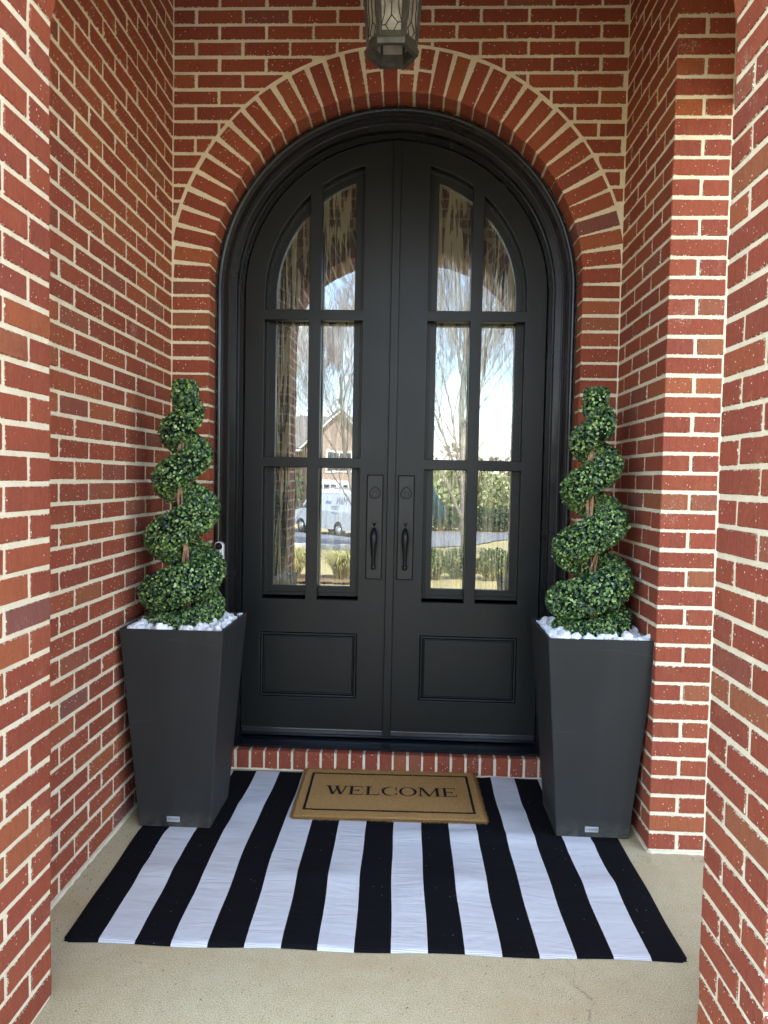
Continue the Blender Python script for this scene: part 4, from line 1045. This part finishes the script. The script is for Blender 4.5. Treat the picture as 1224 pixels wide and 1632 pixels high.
def make_topiary(cx, cy, zb, rz, label, seed):
    rg = np.random.default_rng(seed); root = tag(empty('spiral_topiary', (cx, cy, zb), rz), label, 'topiary', 'spiral topiaries in the planters')
    Z, HR, TR, A = helix_pts(); ctr = np.stack([HR*np.cos(A), HR*np.sin(A), Z], 1); T = np.gradient(ctr, axis=0); T /= np.linalg.norm(T, axis=1)[:, None]+1e-9
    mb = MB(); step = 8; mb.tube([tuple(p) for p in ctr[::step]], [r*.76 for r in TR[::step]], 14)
    seg = np.linalg.norm(np.diff(ctr, axis=0), axis=1); wgt = np.concatenate([seg, seg[-1:]])*TR; wgt /= wgt.sum()
    N = 30000; ii = rg.choice(len(Z), N, p=wgt); V = []; F = []; k = 0
    for i in ii:
        t = T[i]; u = np.cross(t, [0, 0, 1.]); u /= np.linalg.norm(u)+1e-9; w = np.cross(t, u); ph = rg.random()*2*PI
        nrm = u*math.cos(ph)+w*math.sin(ph)
        if i < 8: nrm = nrm+t*-.5*rg.random(); nrm /= np.linalg.norm(nrm)
        c = ctr[i]+t*rg.normal(0, .003)+nrm*TR[i]*(.80+.21*rg.random()**.6+.045*math.sin(7*ph+i*.09)*math.sin(i*.23))
        if rg.random() < .018:      # crown of the column
            rr_ = TR[-1]*rg.random()**.5; aa = rg.random()*6.28; nrm = np.array([math.cos(aa)*.4, math.sin(aa)*.4, 1.]); nrm /= np.linalg.norm(nrm); c = ctr[-1]+np.array([rr_*math.cos(aa), rr_*math.sin(aa), .004+.010*rg.random()-.2*rr_**2/TR[-1]])
        if c[2] < .004: continue
        # leaf: small, rounded, cupped; tilted away from the surface normal
        d = nrm*.42+rg.normal(0, .62, 3); d /= np.linalg.norm(d); s = np.cross(d, nrm+rg.normal(0, .25, 3)); s /= np.linalg.norm(s)+1e-9; q = np.cross(s, d)
        L = .0090+.0050*rg.random(); W = L*.50
        pts = [c-d*L*.5, c-s*W*.8-d*L*.05+q*L*.10, c-s*W*.7+d*L*.38+q*L*.12, c+d*L*.62, c+s*W*.7+d*L*.38+q*L*.12, c+s*W*.8-d*L*.05+q*L*.10]
        V += pts; F += [(k, k+5, k+4, k+3), (k, k+3, k+2, k+1)]; k += 6
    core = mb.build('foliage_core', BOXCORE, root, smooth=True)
    m2 = MB(); m2.add(np.array(V), F); m2.build('foliage', BOX, root)
    core['label'] = 'dark inside of the foliage spiral'
    m3 = MB()     # twisted vine stems
    for s_ in range(11):
        a0 = rg.random()*6.28; r0 = .006+.012*rg.random(); tw = 3+rg.random()*3; pts = []
        for z in np.linspace(-.02, .86, 46):
            a_ = a0+tw*z*4+.3*math.sin(z*30+s_); lean = .016*math.sin(z*7+.6); rr = r0*(1-.35*z)+.0015*math.sin(z*50+s_*2)
            pts.append((rr*math.cos(a_)+lean, rr*math.sin(a_)-.012, z))
        m3.tube(pts, .0026+.0012*rg.random(), 5)
    for _ in range(16):   # stray tendrils
        z = .15+.6*rg.random(); a_ = rg.random()*6.28; p = np.array([.012*math.cos(a_), .012*math.sin(a_)-.01, z]); d = np.array([math.cos(a_), math.sin(a_), rg.normal(0, .8)])*.06
        m3.tube([tuple(p), tuple(p+d*.4+rg.normal(0, .006, 3)), tuple(p+d*.8+rg.normal(0, .008, 3))], .0011, 4)
    m3.build('stem', VINE, root, smooth=True)
    return root
make_topiary(PL[0]-.012, PL[1]-.01, .742, 0, 'green spiral boxwood topiary in the left planter, against the left brick wall', 3)
make_topiary(PR[0]-.005, PR[1]+.0, .742, math.radians(-8), 'green spiral boxwood topiary in the right planter, by the right brick corner', 11)


# ------------------------------------------------------------------ garden, street and neighbours (seen in the door glass)
def leafball(mb, c, rad, n, L, seed, flat=.0, mi=0):
    rg = np.random.default_rng(seed); V = []; F = []; k = 0; c = np.array(c); rad = np.array(rad)
    for _ in range(n):
        q = rg.normal(size=3); q /= np.linalg.norm(q); r = (.62+.42*rg.random()**.6)*(1+.12*math.sin(q[0]*7+seed)*math.sin(q[1]*6+1)+.08*math.sin(q[2]*11))
        p = c+q*rad*r
        if p[2] < c[2]-rad[2]*.92: continue
        d = rg.normal(0, .6, 3)+q*.5; d /= np.linalg.norm(d); s = np.cross(d, q+rg.normal(0, .4, 3)); s /= np.linalg.norm(s)+1e-9; l = L*(.6+.8*rg.random())
        V += [p-d*l*.5, p+s*l*.32, p+d*l*.6, p-s*l*.32]; F.append((k, k+1, k+2, k+3)); k += 4
    mb.add(np.array(V), F, mi)
SHR = mat_leaf('shrub_leaf', [(0, (.02, .035, .012)), (.5, (.05, .085, .022)), (.85, (.10, .14, .035)), (1, (.18, .20, .06))], .5, .4)
EVG = mat_leaf('evergreen_leaf', [(0, (.012, .025, .012)), (.6, (.03, .055, .02)), (1, (.075, .11, .035))], .6, .3)
YEL = mat_leaf('pale_green_leaf', [(0, (.10, .13, .05)), (.5, (.22, .25, .10)), (1, (.40, .42, .20))], .55, .3)
STRAW = mat_leaf('ornamental_grass_blade', [(0, (.10, .13, .03)), (.35, (.22, .24, .06)), (.7, (.45, .38, .15)), (1, (.62, .52, .28))], .7, .3)
BARK = simple('grey_bark', (.26, .225, .185), .9, .2, var=.4, vscale=6, bump=.6, bscale=30)
TWIG = simple('twig_bark', (.27, .23, .20), .9, .2, var=.3)
MULCH = simple('pine_mulch', (.20, .12, .07), .95, .1, var=.5, vscale=30, bump=.8, bscale=60)
def shrub(x, y, rx, rz, n, L, mat, label, seed, grp=None, name='shrub', cat='shrub'):
    g = gz(y); r = tag(empty(name, (x, y, g)), label, cat, grp)
    mb = MB(); leafball(mb, (0, 0, rz*.85), (rx, rx, rz), n, L, seed); mb.build('foliage', mat, r)
    mb = MB(); mb.tube([(0, 0, -.05), (0, 0, rz*.9)], [.04, .02], 6)
    for k in range(5):
        a = k*1.3; mb.tube([(0, 0, rz*.15), (math.cos(a)*rx*.5, math.sin(a)*rx*.5, rz*1.0)], [.018, .008], 5)
    mb.build('stem', BARK, r); return r
shrub(.38, -10.3, .30, .30, 2600, .05, SHR, 'small rounded boxwood shrub at the left end of the lawn bed', 1, 'round shrubs on the lawn')
shrub(.95, -10.6, .33, .30, 2600, .05, SHR, 'small rounded boxwood shrub in the middle of the lawn bed', 2, 'round shrubs on the lawn')
shrub(1.62, -10.4, .36, .31, 2800, .05, SHR, 'small rounded boxwood shrub next to the driveway', 3, 'round shrubs on the lawn')
for i, (x, y, rx, rz, m_, lb) in enumerate([(1.5, -42, 2.0, 2.0, YEL, 'pale green bushy shrub across the road, left of the darker ones'), (5.0, -43, 2.0, 1.8, YEL, 'pale green bushy shrub across the road, next to the dark hedge'),
                                            (8.8, -44, 2.3, 2.5, EVG, 'tall dark evergreen shrub across the road'), (12.5, -42.5, 1.9, 1.7, SHR, 'mid green shrub across the road at the far right'), (-8.6, -41, 1.7, 2.3, EVG, 'dark evergreen shrub in front of the neighbouring brick house')]):
    shrub(x, y, rx, rz, 3600, .26, m_, lb, 20+i, 'shrubs across the road')
r = tag(empty('hedge', (5.0, -36.5, gz(-36.5))), 'long dark hedge running across the far side of the lawn', 'hedge')
mb = MB()
for k in range(11): leafball(mb, (-5+k*1.0, .2*math.sin(k*2), .62), (.8, .7, .75), 900, .17, 40+k)
mb.build('foliage', EVG, r)
def grass_clump(x, y, R_, H_, n, label, seed):
    rg = np.random.default_rng(seed); mb = MB(); g = gz(y)-.02; V = []; F = []; k = 0
    for _ in range(n):
        a = rg.random()*2*PI; l = H_*(.5+.6*rg.random()); lean = rg.random()**.8*1.25; b = np.array([math.cos(a), math.sin(a), 0]); o = b*R_*.25*rg.random(); w = np.array([-math.sin(a), math.cos(a), 0])*.0045
        p = [o, o+b*l*lean*.25+np.array([0, 0, l*.5]), o+b*l*lean*.6+np.array([0, 0, l*.85]), o+b*l*lean*.95+np.array([0, 0, l*.80-l*lean*.15])]
        V += [p[0]-w, p[0]+w, p[1]-w, p[1]+w, p[2]-w*.7, p[2]+w*.7, p[3]]; F += [(k, k+1, k+3, k+2), (k+2, k+3, k+5, k+4), (k+4, k+5, k+6)]; k += 7
    mb.add(np.array(V), F); o = mb.build('ornamental_grass', STRAW); o.location = (x, y, g); return tag(o, label, 'grass clump', 'ornamental grasses in the bed')
grass_clump(-1.25, -9.6, .5, .56, 1500, 'wide straw coloured ornamental grass clump in the front bed', 1)
grass_clump(-2.15, -9.3, .4, .62, 1100, 'greener ornamental grass clump at the left end of the front bed', 2)
mb = MB(); mb.add([(-1.7+1.6*math.cos(a), -9.5+.75*math.sin(a), gz(-9.5+.75*math.sin(a))+.0) for a in np.linspace(0, 2*PI, 32, endpoint=False)], [tuple(range(32))])
tag(mb.build('flower_bed', MULCH), None, None, kind='structure')
mb = MB(); mb.add([(5+6.4*math.cos(a), -35.6+2.0*math.sin(a), gz(-36)+.001) for a in np.linspace(0, 2*PI, 32, endpoint=False)], [tuple(range(32))])
tag(mb.build('mulch_bed', MULCH), None, None, kind='structure')

def bare_tree(x, y, H, r0, label, seed, depth=6, name='bare_tree', grp=None, spread=.5, first=.22):
    rg = np.random.default_rng(seed); root = tag(empty(name, (x, y, gz(y)-.05)), label, 'tree', grp)
    trunk, br = MB(), MB()
    def grow(p, d, l, r, lev):
        pts = [p]; rr = [r]; q = p.copy(); dd = d.copy(); nseg = 5 if lev < 3 else 3
        for i in range(nseg):
            dd = dd+rg.normal(0, .09, 3)+np.array([0, 0, .05]); dd /= np.linalg.norm(dd); q = q+dd*l/nseg; pts.append(q.copy()); rr.append(r*(1-.45*(i+1)/nseg))
        (trunk if lev == 0 else br).tube([tuple(v) for v in pts], rr, 8 if lev == 0 else (5 if lev < 3 else 3), cap=False)
        if lev >= depth: return
        nb = ((15 if depth > 5 else 8) if lev == 0 else rg.integers(3, 6) if depth > 5 else rg.integers(3, 5))
        for k in range(nb):
            t = first+(1-first)*(k+rg.random()*.6)/nb if lev == 0 else .25+.75*(k+rg.random())/nb
            i = min(int(t*nseg), nseg-1); f = t*nseg-i; f = min(f, 1); b = pts[i]*(1-f)+pts[i+1]*f
            a = rg.random()*2*PI; side = np.array([math.cos(a), math.sin(a), 0]); nd = dd*1.0+side*spread*(1.1 if lev else 1.25)+rg.normal(0, .12, 3)+np.array([0, 0, .28]); nd /= np.linalg.norm(nd)
            grow(b, nd, l*(.62 if lev else .55)*(1-.25*t*(lev == 0)), max(rr[i]*(.36 if lev == 0 else .5), .0032), lev+1)
    grow(np.zeros(3), np.array([0, 0, 1.]), H*.62, r0, 0)
    trunk.build('trunk', BARK, root, smooth=True); br.build('branches', TWIG, root); return root
bare_tree(1.52, -16.2, 11.5, .12, 'tall bare tree with upswept branches on the front lawn', 5, 6, spread=.42, first=.12)
bare_tree(-1.62, -19.6, 9.5, .075, 'slim bare tree with pale trunk near the road', 8, 6, spread=.55, first=.16)
bare_tree(4.3, -17.5, 10, .12, 'bare spreading tree beside the driveway', 12, 5, spread=.5)
bare_tree(-6.2, -24, 9, .10, 'bare tree on the lawn at the far left', 14, 4, spread=.55)
spots = [(-22, -72), (-15, -78), (-2.5, -70), (1.5, -64), (5, -72), (8.5, -66), (12, -74), (16, -68), (21, -76), (27, -70)]
ord_ = ['leftmost', 'second', 'third', 'fourth', 'fifth', 'sixth', 'seventh', 'eighth', 'ninth', 'rightmost']
proto = None
for i, (x, y) in enumerate(spots):
    if i < 3: t0 = bare_tree(x, y, 12+i, .2, 'x', 60+i, 4, 'woodland_tree', 'bare trees behind the houses', .5); protos = (protos+[t0]) if i else [t0]
    else:
        src = protos[i % 3]; t0 = src.copy(); COL.objects.link(t0); t0.location = (x, y, gz(y)-.05); t0.rotation_euler = (0, 0, i*1.7); t0.scale = (1, 1, .85+.05*(i % 4))
        for ch in src.children: c2 = ch.copy(); COL.objects.link(c2); c2.parent = t0
    t0['label'] = ord_[i]+' tall bare tree of the row behind the houses'
mb = MB()
for k in range(70): leafball(mb, (-70+k*2.3, -92-4*math.sin(k*1.7), 1.2+1.2*math.sin(k*2.9)), (2.6, 2, 3.4+math.sin(k*5)), 170, .8, 200+k)
tag(mb.build('distant_woods', simple('winter_woods', (.15, .115, .085), .95, .1, var=.5, vscale=.6)), 'far off brown winter woods behind the houses', 'woods', kind='stuff')

# neighbouring brick house
WHITEP = simple('white_trim', (.74, .74, .72), .5); WGLASS = simple('window_glass', (.03, .035, .045), .06); FARB2 = mat_farbrick('neighbour_brick', (.25, .165, .13), (.21, .135, .11))
hx, hy = -7.5, -50.; nb = tag(empty('neighbour_house', (hx, hy, -1.45)), 'two storey brick house with steep front gable and white garage doors across the road', 'house')
mb = MB(); mb.box(-6, 7.5, -9, 0, 0, 5.0); mb.box(-.2, 4.6, -.02, 1.6, 0, 5.3)
mb.add([(-.2, 1.6, 5.3), (4.6, 1.6, 5.3), (2.2, 1.6, 7.6)], [(0, 1, 2)]); mb.build('wall', FARB2, nb)
def slope(mb, a, b, c, d, t=.12):
    a, b, c, d = map(np.array, (a, b, c, d)); n = np.cross(b-a, d-a); n = n/np.linalg.norm(n)*t
    mb.box8([tuple(p) for p in (a-n, a, d-n, d, b-n, b, c-n, c)])
mb = MB(); slope(mb, (-6.5, .6, 4.85), (8, .6, 4.85), (8, -4.5, 7.6), (-6.5, -4.5, 7.6)); slope(mb, (8, -9.6, 4.85), (-6.5, -9.6, 4.85), (-6.5, -4.5, 7.62), (8, -4.5, 7.62))
slope(mb, (-.6, 2.0, 5.0), (2.2, 2.0, 7.75), (2.2, -4, 7.75), (-.6, -4, 5.0)); slope(mb, (2.2, 2.0, 7.76), (5.0, 2.0, 5.0), (5.0, -4, 5.0), (2.2, -4, 7.76)); mb.build('roof', SHING, nb)
mb = MB(); mb.tube([(-.6, 2.02, 4.9), (2.2, 2.02, 7.62), (5.0, 2.02, 4.9)], .09, 4); mb.box(-6.5, -.6, .5, .62, 4.7, 4.86); mb.box(5.0, 8, .5, .62, 4.7, 4.86); mb.build('fascia', WHITEP, nb)
def window(x0, x1, z0, z1, y, gx=2, gz_=2):
    mb = MB(); mb.box(x0-.1, x1+.1, y, y+.06, z0-.1, z1+.1); w = mb.build('window', WHITEP, nb)
    for i in range(gx):
        for j in range(gz_):
            a = x0+(x1-x0)*i/gx+.03; b = x0+(x1-x0)*(i+1)/gx-.03; c = z0+(z1-z0)*j/gz_+.03; d = z0+(z1-z0)*(j+1)/gz_-.03
            if i == j == 0: m2 = MB()
            m2.box(a, b, y+.05, y+.075, c, d)
    m2.build('pane', WGLASS, w)
window(1.3, 3.1, 3.3, 4.7, 1.61); window(-4.8, -3.6, 3.2, 4.4, .01); window(5.4, 6.6, 3.2, 4.4, .01)
for x0, x1, y in ((.1, 2.1, 1.61), (2.4, 4.4, 1.61), (-3.4, -1.0, .01)):
    mb = MB(); mb.box(x0-.1, x1+.1, y, y+.05, 0, 2.65)
    for j in range(4): mb.box(x0+.02, x1-.02, y+.04, y+.08, .05+j*.6, .6+j*.6, 0, .01)
    g = mb.build('garage_door', WHITEP, nb); mb = MB()
    for i in range(4): mb.box(x0+.08+i*(x1-x0-.1)/4, x0+(i+1)*(x1-x0-.1)/4, y+.075, y+.095, 1.95, 2.3)
    mb.build('pane', WGLASS, g)

# parked work van with lettering
VANW = paint('van_white', (.55, .56, .58), .28, .5, .02); TYRE = simple('tyre_rubber', (.015, .015, .015), .8); RIM = simple('steel_rim', (.5, .5, .52), .3, metal=.8)
CHROME = simple('dark_bumper', (.10, .10, .105), .4, metal=.5); RED = simple('tail_light_red', (.5, .02, .015), .2); LETB = simple('letter_blue', (.03, .10, .42), .4); LETG = simple('letter_grey', (.10, .11, .16), .4)
vr = tag(empty('work_van', (-3.62, -31.4, -1.44), math.atan2(-2.7, -2.15)), 'white work van with roof ladder rack and side lettering parked on the road', 'van')
def prism(mb, prof, y0, y1, mi=0, ins=0.):
    n = len(prof); cx_ = sum(p[0] for p in prof)/n; vs = [(x, y0, z) for x, z in prof]+[(x, y1, z) for x, z in prof]
    mb.add(vs, [tuple(range(n))[::-1], tuple(range(n, 2*n))]+[(i, (i+1) % n, n+(i+1) % n, n+i) for i in range(n)], mi)
def arch_cut(cx_, r=.43): return [(cx_+r*math.cos(a), .36+r*math.sin(a)) for a in np.linspace(0, PI, 10)]
low = [(-2.65, .42)]+[(x, max(z, .42)) for x, z in arch_cut(-1.55)[::-1]]+[(x, max(z, .42)) for x, z in arch_cut(1.90)[::-1]]+[(2.72, .45), (2.78, .80), (2.66, 1.12), (1.85, 1.26), (-2.66, 1.22)]
mb = MB(); prism(mb, low, -.98, .98)
up = [(-2.66, 1.20), (1.95, 1.24), (1.30, 1.96), (1.05, 2.05), (-2.45, 2.08), (-2.60, 2.00)]
n = len(up); vs = [(x, -.98+(.14 if z > 1.5 else 0), z) for x, z in up]+[(x, .98-(.14 if z > 1.5 else 0), z) for x, z in up]
mb.add(vs, [tuple(range(n))[::-1], tuple(range(n, 2*n))]+[(i, (i+1) % n, n+(i+1) % n, n+i) for i in range(n)])
mb.build('body', VANW, vr)
def side_pt(x, z, s, off=.006):
    k = .14*max(0, min(1, (z-1.2)/.78)); return (x, s*(.98-k+off), z)
for s in (-1, 1):
    mb = MB(); q = [(1.72, 1.30), (.72, 1.30), (.72, 1.86), (1.28, 1.86)]; mb.add([side_pt(x, z, s) for x, z in q], [(0, 1, 2, 3) if s > 0 else (3, 2, 1, 0)]); mb.build('window', WGLASS, vr)
    
    for x_ in (.66, -.45): mb = MB(); mb.tube([side_pt(x_, .5, s), side_pt(x_, 1.9, s)], .008, 4); mb.build('door_trim', CHROME, vr)
    mb = MB(); mb.box(.76, .90, s*.985-.012, s*.985+.012, 1.08, 1.12); mb.build('door_handle', CHROME, vr)
    mb = MB(); mb.box(1.52, 1.66, s*1.04, s*1.22, 1.28, 1.52, 0, .02) if s > 0 else mb.box(1.52, 1.66, -1.22, -1.04, 1.28, 1.52, 0, .02); mb.tube([(1.6, s*.96, 1.32), (1.6, s*1.1, 1.36)], .02, 6); mb.build('mirror', CHROME, vr)
    mb = MB(); mb.box(-2.675, -2.60, s*.80-.09, s*.80+.09, .98, 1.32, 0, .01); mb.build('tail_light', RED, vr)
    mb = MB(); mb.box(2.62, 2.75, s*.72-.16, s*.72+.16, .82, 1.0, 0, .02); mb.build('headlight', WGLASS, vr)
    for x in (-1.55, 1.90):
        y = s*.86; mb = MB(); mb.lathe([(.10, -.11), (.30, -.11), (.355, -.085), (.365, 0), (.355, .085), (.30, .11), (.10, .11)], 28, center=(x, y, .365), axis='Y'); w = mb.build('wheel', TYRE, vr, smooth=True)
        mb = MB(); mb.lathe([(.215, s*.112), (.20, s*.095), (.12, s*.10), (.06, s*.125), (.001, s*.125)], 22, center=(x, y, .365), axis='Y'); mb.build('rim', RIM, w, smooth=True)
mb = MB(); mb.add([(1.93, -.92, 1.27), (1.93, .92, 1.27), (1.335, .80, 1.94), (1.335, -.80, 1.94)], [(0, 1, 2, 3)]); o = mb.build('windscreen', WGLASS, vr); o.location = (.012, 0, .008)
mb = MB(); mb.box(-2.74, -2.64, -.95, .95, .40, .60, 0, .02); mb.build('bumper', CHROME, vr); mb = MB(); mb.box(2.72, 2.84, -.97, .97, .42, .66, 0, .02); mb.build('bumper', CHROME, vr)
for s in (-1, 1):
    mb = MB(); mb.add([(-2.672, s*.08, 1.35), (-2.672, s*.70, 1.35), (-2.64, s*.66, 1.85), (-2.64, s*.08, 1.85)], [(0, 1, 2, 3)]); mb.build('window', WGLASS, vr)
mb = MB()
for s in (-.62, .62): mb.tube([(-2.3, s, 2.24), (.9, s, 2.24)], .018, 6)
for x in (-2.1, -1.2, -.3, .6): mb.tube([(x, -.76, 2.06), (x, -.70, 2.24), (x, .70, 2.24), (x, .76, 2.06)], .018, 6)
for s in (.15, .50): mb.tube([(-2.5, s, 2.29), (1.1, s, 2.29)], .025, 6)
for k in range(11): mb.tube([(-2.4+k*.33, .15, 2.29), (-2.4+k*.33, .50, 2.29)], .014, 5)
mb.build('roof_rack', RIM, vr)
def letters(txt, size, x, z, mat, s):
    cu = bpy.data.curves.new('lettering', 'FONT'); cu.body = txt; cu.size = size; cu.align_x = 'CENTER'; cu.extrude = .001
    to = bpy.data.objects.new('t', cu); COL.objects.link(to); dg = bpy.context.evaluated_depsgraph_get(); dg.update(); me = bpy.data.meshes.new_from_object(to.evaluated_get(dg)); bpy.data.objects.remove(to)
    me.transform(Matrix.Rotation(PI/2, 4, 'X')); me.materials.clear(); me.materials.append(mat)
    for p in me.polygons: p.material_index = 0
    o = bpy.data.objects.new('lettering', me); COL.objects.link(o); o.parent = vr; o.location = side_pt(x, z, s, .012)
    tilt = math.atan(.14/.78) if z > 1.15 else 0
    o.rotation_euler = (-tilt, 0, 0) if s < 0 else (tilt, 0, PI)
for s in (-1, 1):
    a, b = ((-1.95, -.75) if s < 0 else (-.75, -1.95))
    letters('M&N', .44, -1.75 , 1.60, LETG, s); letters('home', .24, -.60, 1.58, LETB, s)
    for k, (z, w_) in enumerate(((1.47, .70), (1.40, .55), (1.33, .62), (1.14, .50))):
        x0 = -1.2-w_/2; mb = MB(); mb.add([side_pt(x0, z, s, .008), side_pt(x0+w_, z, s, .008), side_pt(x0+w_, z+.022, s, .008), side_pt(x0, z+.022, s, .008)], [(0, 1, 2, 3)]); mb.build('lettering_line', LETG, vr)

# ------------------------------------------------------------------ person taking the picture
SKIN = simple('skin', (.52, .33, .25), .55, .4, var=.05); TEAL = simple('teal_jacket', (.045, .28, .36), .8, .2, var=.18, vscale=12, bump=.5, bscale=30)
JEAN = simple('blue_jeans', (.05, .09, .17), .85, .2, var=.25, vscale=30, bump=.3, bscale=200); HAIR = simple('brown_hair', (.05, .028, .016), .6, .4, var=.3, vscale=60); SHOE = simple('white_shoe', (.6, .6, .58), .6)
def skin_mesh(name, verts, edges, mat, parent, sub=2):
    """verts: (x,y,z,rx,ry); first vertex is the root"""
    me = bpy.data.meshes.new(name); me.from_pydata([v[:3] for v in verts], edges, []); me.update(); o = bpy.data.objects.new(name, me); COL.objects.link(o)
    sk = o.modifiers.new('skin', 'SKIN'); sk.use_smooth_shade = True
    for i, v in enumerate(verts): me.skin_vertices[0].data[i].radius = (v[3], v[4] if len(v) > 4 else v[3])
    me.skin_vertices[0].data[0].use_root = True
    ss = o.modifiers.new('sub', 'SUBSURF'); ss.levels = sub; ss.render_levels = sub
    dg = bpy.context.evaluated_depsgraph_get(); dg.update(); m2 = bpy.data.meshes.new_from_object(o.evaluated_get(dg)); bpy.data.objects.remove(o); bpy.data.meshes.remove(me)
    m2.name = name; m2.materials.clear(); m2.materials.append(mat)
    for p in m2.polygons: p.material_index = 0; p.use_smooth = True
    ob = bpy.data.objects.new(name, m2); COL.objects.link(ob); ob.parent = parent; return ob
px, py, pz = -.03, -3.62, -.17
pr = tag(empty('person', (px, py, pz)), 'person in a teal jacket and blue jeans standing outside holding up a phone', 'person')
# facing +Y (towards the doors); arms raised so that the phone is behind the lens
B = [(0, 0, .93, .155, .105), (0, 0, 1.05, .135, .095), (0, .005, 1.20, .155, .105), (0, 0, 1.35, .165, .10), (0, -.005, 1.42, .08, .07), (0, 0, 1.48, .052, .055), (0, .012, 1.55, .070, .085), (0, .015, 1.63, .078, .095), (0, .01, 1.70, .060, .075),
     (.19, 0, 1.385, .062), (.30, .03, 1.12, .050), (.255, .20, 1.22, .040), (.135, .385, 1.40, .028), (.115, .41, 1.44, .030),
     (-.19, 0, 1.385, .062), (-.27, .03, 1.12, .050), (-.16, .20, 1.22, .040), (.0, .385, 1.40, .028), (.02, .41, 1.44, .030),
     (.10, 0, .86, .098, .10), (.105, .01, .48, .062), (.11, -.01, .09, .042), (.115, .10, .035, .035, .045), (.12, .17, .03, .032, .04),
     (-.10, 0, .86, .098, .10), (-.105, .01, .48, .062), (-.11, -.01, .09, .042), (-.115, .10, .035, .035, .045), (-.12, .17, .03, .032, .04)]
E_ = [(0, 1), (1, 2), (2, 3), (3, 4), (4, 5), (5, 6), (6, 7), (7, 8), (3, 9), (9, 10), (10, 11), (11, 12), (12, 13), (3, 14), (14, 15), (15, 16), (16, 17), (17, 18), (0, 19), (19, 20), (20, 21), (21, 22), (22, 23), (0, 24), (24, 25), (25, 26), (26, 27), (27, 28)]
skin_mesh('body', B, E_, SKIN, pr)
J = [(0, 0, .92, .178, .128), (0, 0, 1.05, .158, .118), (0, .005, 1.20, .178, .125), (0, 0, 1.35, .182, .118), (0, -.005, 1.43, .092, .085), (.195, 0, 1.385, .078), (.305, .03, 1.12, .066), (.258, .20, 1.225, .054), (.158, .355, 1.375, .040), (-.195, 0, 1.385, .078), (-.275, .03, 1.12, .066), (-.165, .20, 1.225, .054), (-.025, .355, 1.375, .040)]
skin_mesh('jacket', J, [(0, 1), (1, 2), (2, 3), (3, 4), (3, 5), (5, 6), (6, 7), (7, 8), (3, 9), (9, 10), (10, 11), (11, 12)], TEAL, pr)
Jn = [(0, 0, .95, .165, .118), (.102, 0, .84, .112, .115), (.107, .01, .48, .078), (.112, -.01, .10, .062), (-.102, 0, .84, .112, .115), (-.107, .01, .48, .078), (-.112, -.01, .10, .062)]
skin_mesh('jeans', Jn, [(0, 1), (1, 2), (2, 3), (0, 4), (4, 5), (5, 6)], JEAN, pr)
for s in (-1, 1): skin_mesh('shoe', [(s*.113, -.035, .045, .042, .045), (s*.115, .05, .045, .046, .045), (s*.12, .15, .035, .044, .032), (s*.122, .20, .03, .034, .024)], [(0, 1), (1, 2), (2, 3)], SHOE, pr)
skin_mesh('hair', [(0, -.035, 1.70, .082, .085), (0, .0, 1.735, .078, .085), (0, -.06, 1.60, .085, .055), (0, -.07, 1.48, .09, .045), (.06, -.03, 1.58, .03), (-.06, -.03, 1.58, .03)], [(0, 1), (0, 2), (2, 3), (2, 4), (2, 5)], HAIR, pr)
# face: nose, eyes, mouth, ears
mb = MB(); mb.add([(-.013, .098, 1.595), (.013, .098, 1.595), (0, .128, 1.602), (0, .104, 1.648)], [(0, 1, 2), (0, 2, 3), (1, 3, 2), (0, 3, 1)]); mb.build('nose', SKIN, pr, smooth=True)
for s in (-1, 1):
    mb = MB(); mb.lathe([(.001, .012), (.009, .008), (.012, 0), (.009, -.008), (.001, -.012)], 14, center=(s*.030, .098, 1.645)); mb.build('eye', WHITE, pr, smooth=True)
    mb = MB(); mb.lathe([(.005, 0), (.005, .002), (.001, .003)], 12, center=(s*.030, .1085, 1.645), axis='Y'); mb.build('iris', HAIR, pr)
    mb = MB(); mb.tube([(s*.080, .0, 1.60), (s*.092, -.012, 1.63), (s*.090, -.012, 1.66), (s*.080, .004, 1.665)], [.007, .010, .010, .006], 7); mb.build('ear', SKIN, pr, smooth=True)
LIP = simple('lips', (.42, .16, .14), .5); mb = MB(); mb.tube([(-.022, .098, 1.565), (-.008, .107, 1.568), (.008, .107, 1.568), (.022, .098, 1.565)], [.003, .0055, .0055, .003], 7); mb.build('mouth', LIP, pr, smooth=True)
# fingers curled round the phone edges, thumbs in front of the screen
def hand(sx, X0, sg):
    bx, by, bz = X0
    for k, (l, r) in enumerate(((.072, .0085), (.078, .009), (.074, .0085), (.060, .0075))):
        z = bz+.012-k*.019; mb = MB()
        mb.tube([(bx, by, z), (bx-sg*.004, by+l*.38, z+.003), (bx-sg*.018, by+l*.62, z+.004), (bx-sg*(.018+l*.34), by+l*.66, z+.003)], [r*1.05, r, r*.92, r*.75], 8); mb.build('finger', SKIN, pr, smooth=True)
    mb = MB(); mb.tube([(bx, by-.01, bz-.04), (bx-sg*.018, by+.012, bz-.022), (bx-sg*.036, by+.020, bz+.004)], [.011, .0105, .008], 8); mb.build('thumb', SKIN, pr, smooth=True)
ph = (-px, -3.19-py, 1.318-pz)          # phone centre relative to the person
hand(1, (ph[0]+.052, ph[1]-.030, ph[2]-.045), 1); hand(-1, (ph[0]-.052, ph[1]-.030, ph[2]-.045), -1)
phn = tag(empty('phone', (0, -3.188, 1.30)), 'black smartphone held up in both hands of the person outside', 'phone')
mb = MB(); mb.box(-.037, .037, -.0045, .0045, -.077, .077, 0, .004); mb.build('case', HANDLE, phn)
mb = MB(); mb.box(-.034, .034, -.0055, -.0046, -.073, .073); mb.build('screen', DARKGLASS, phn)
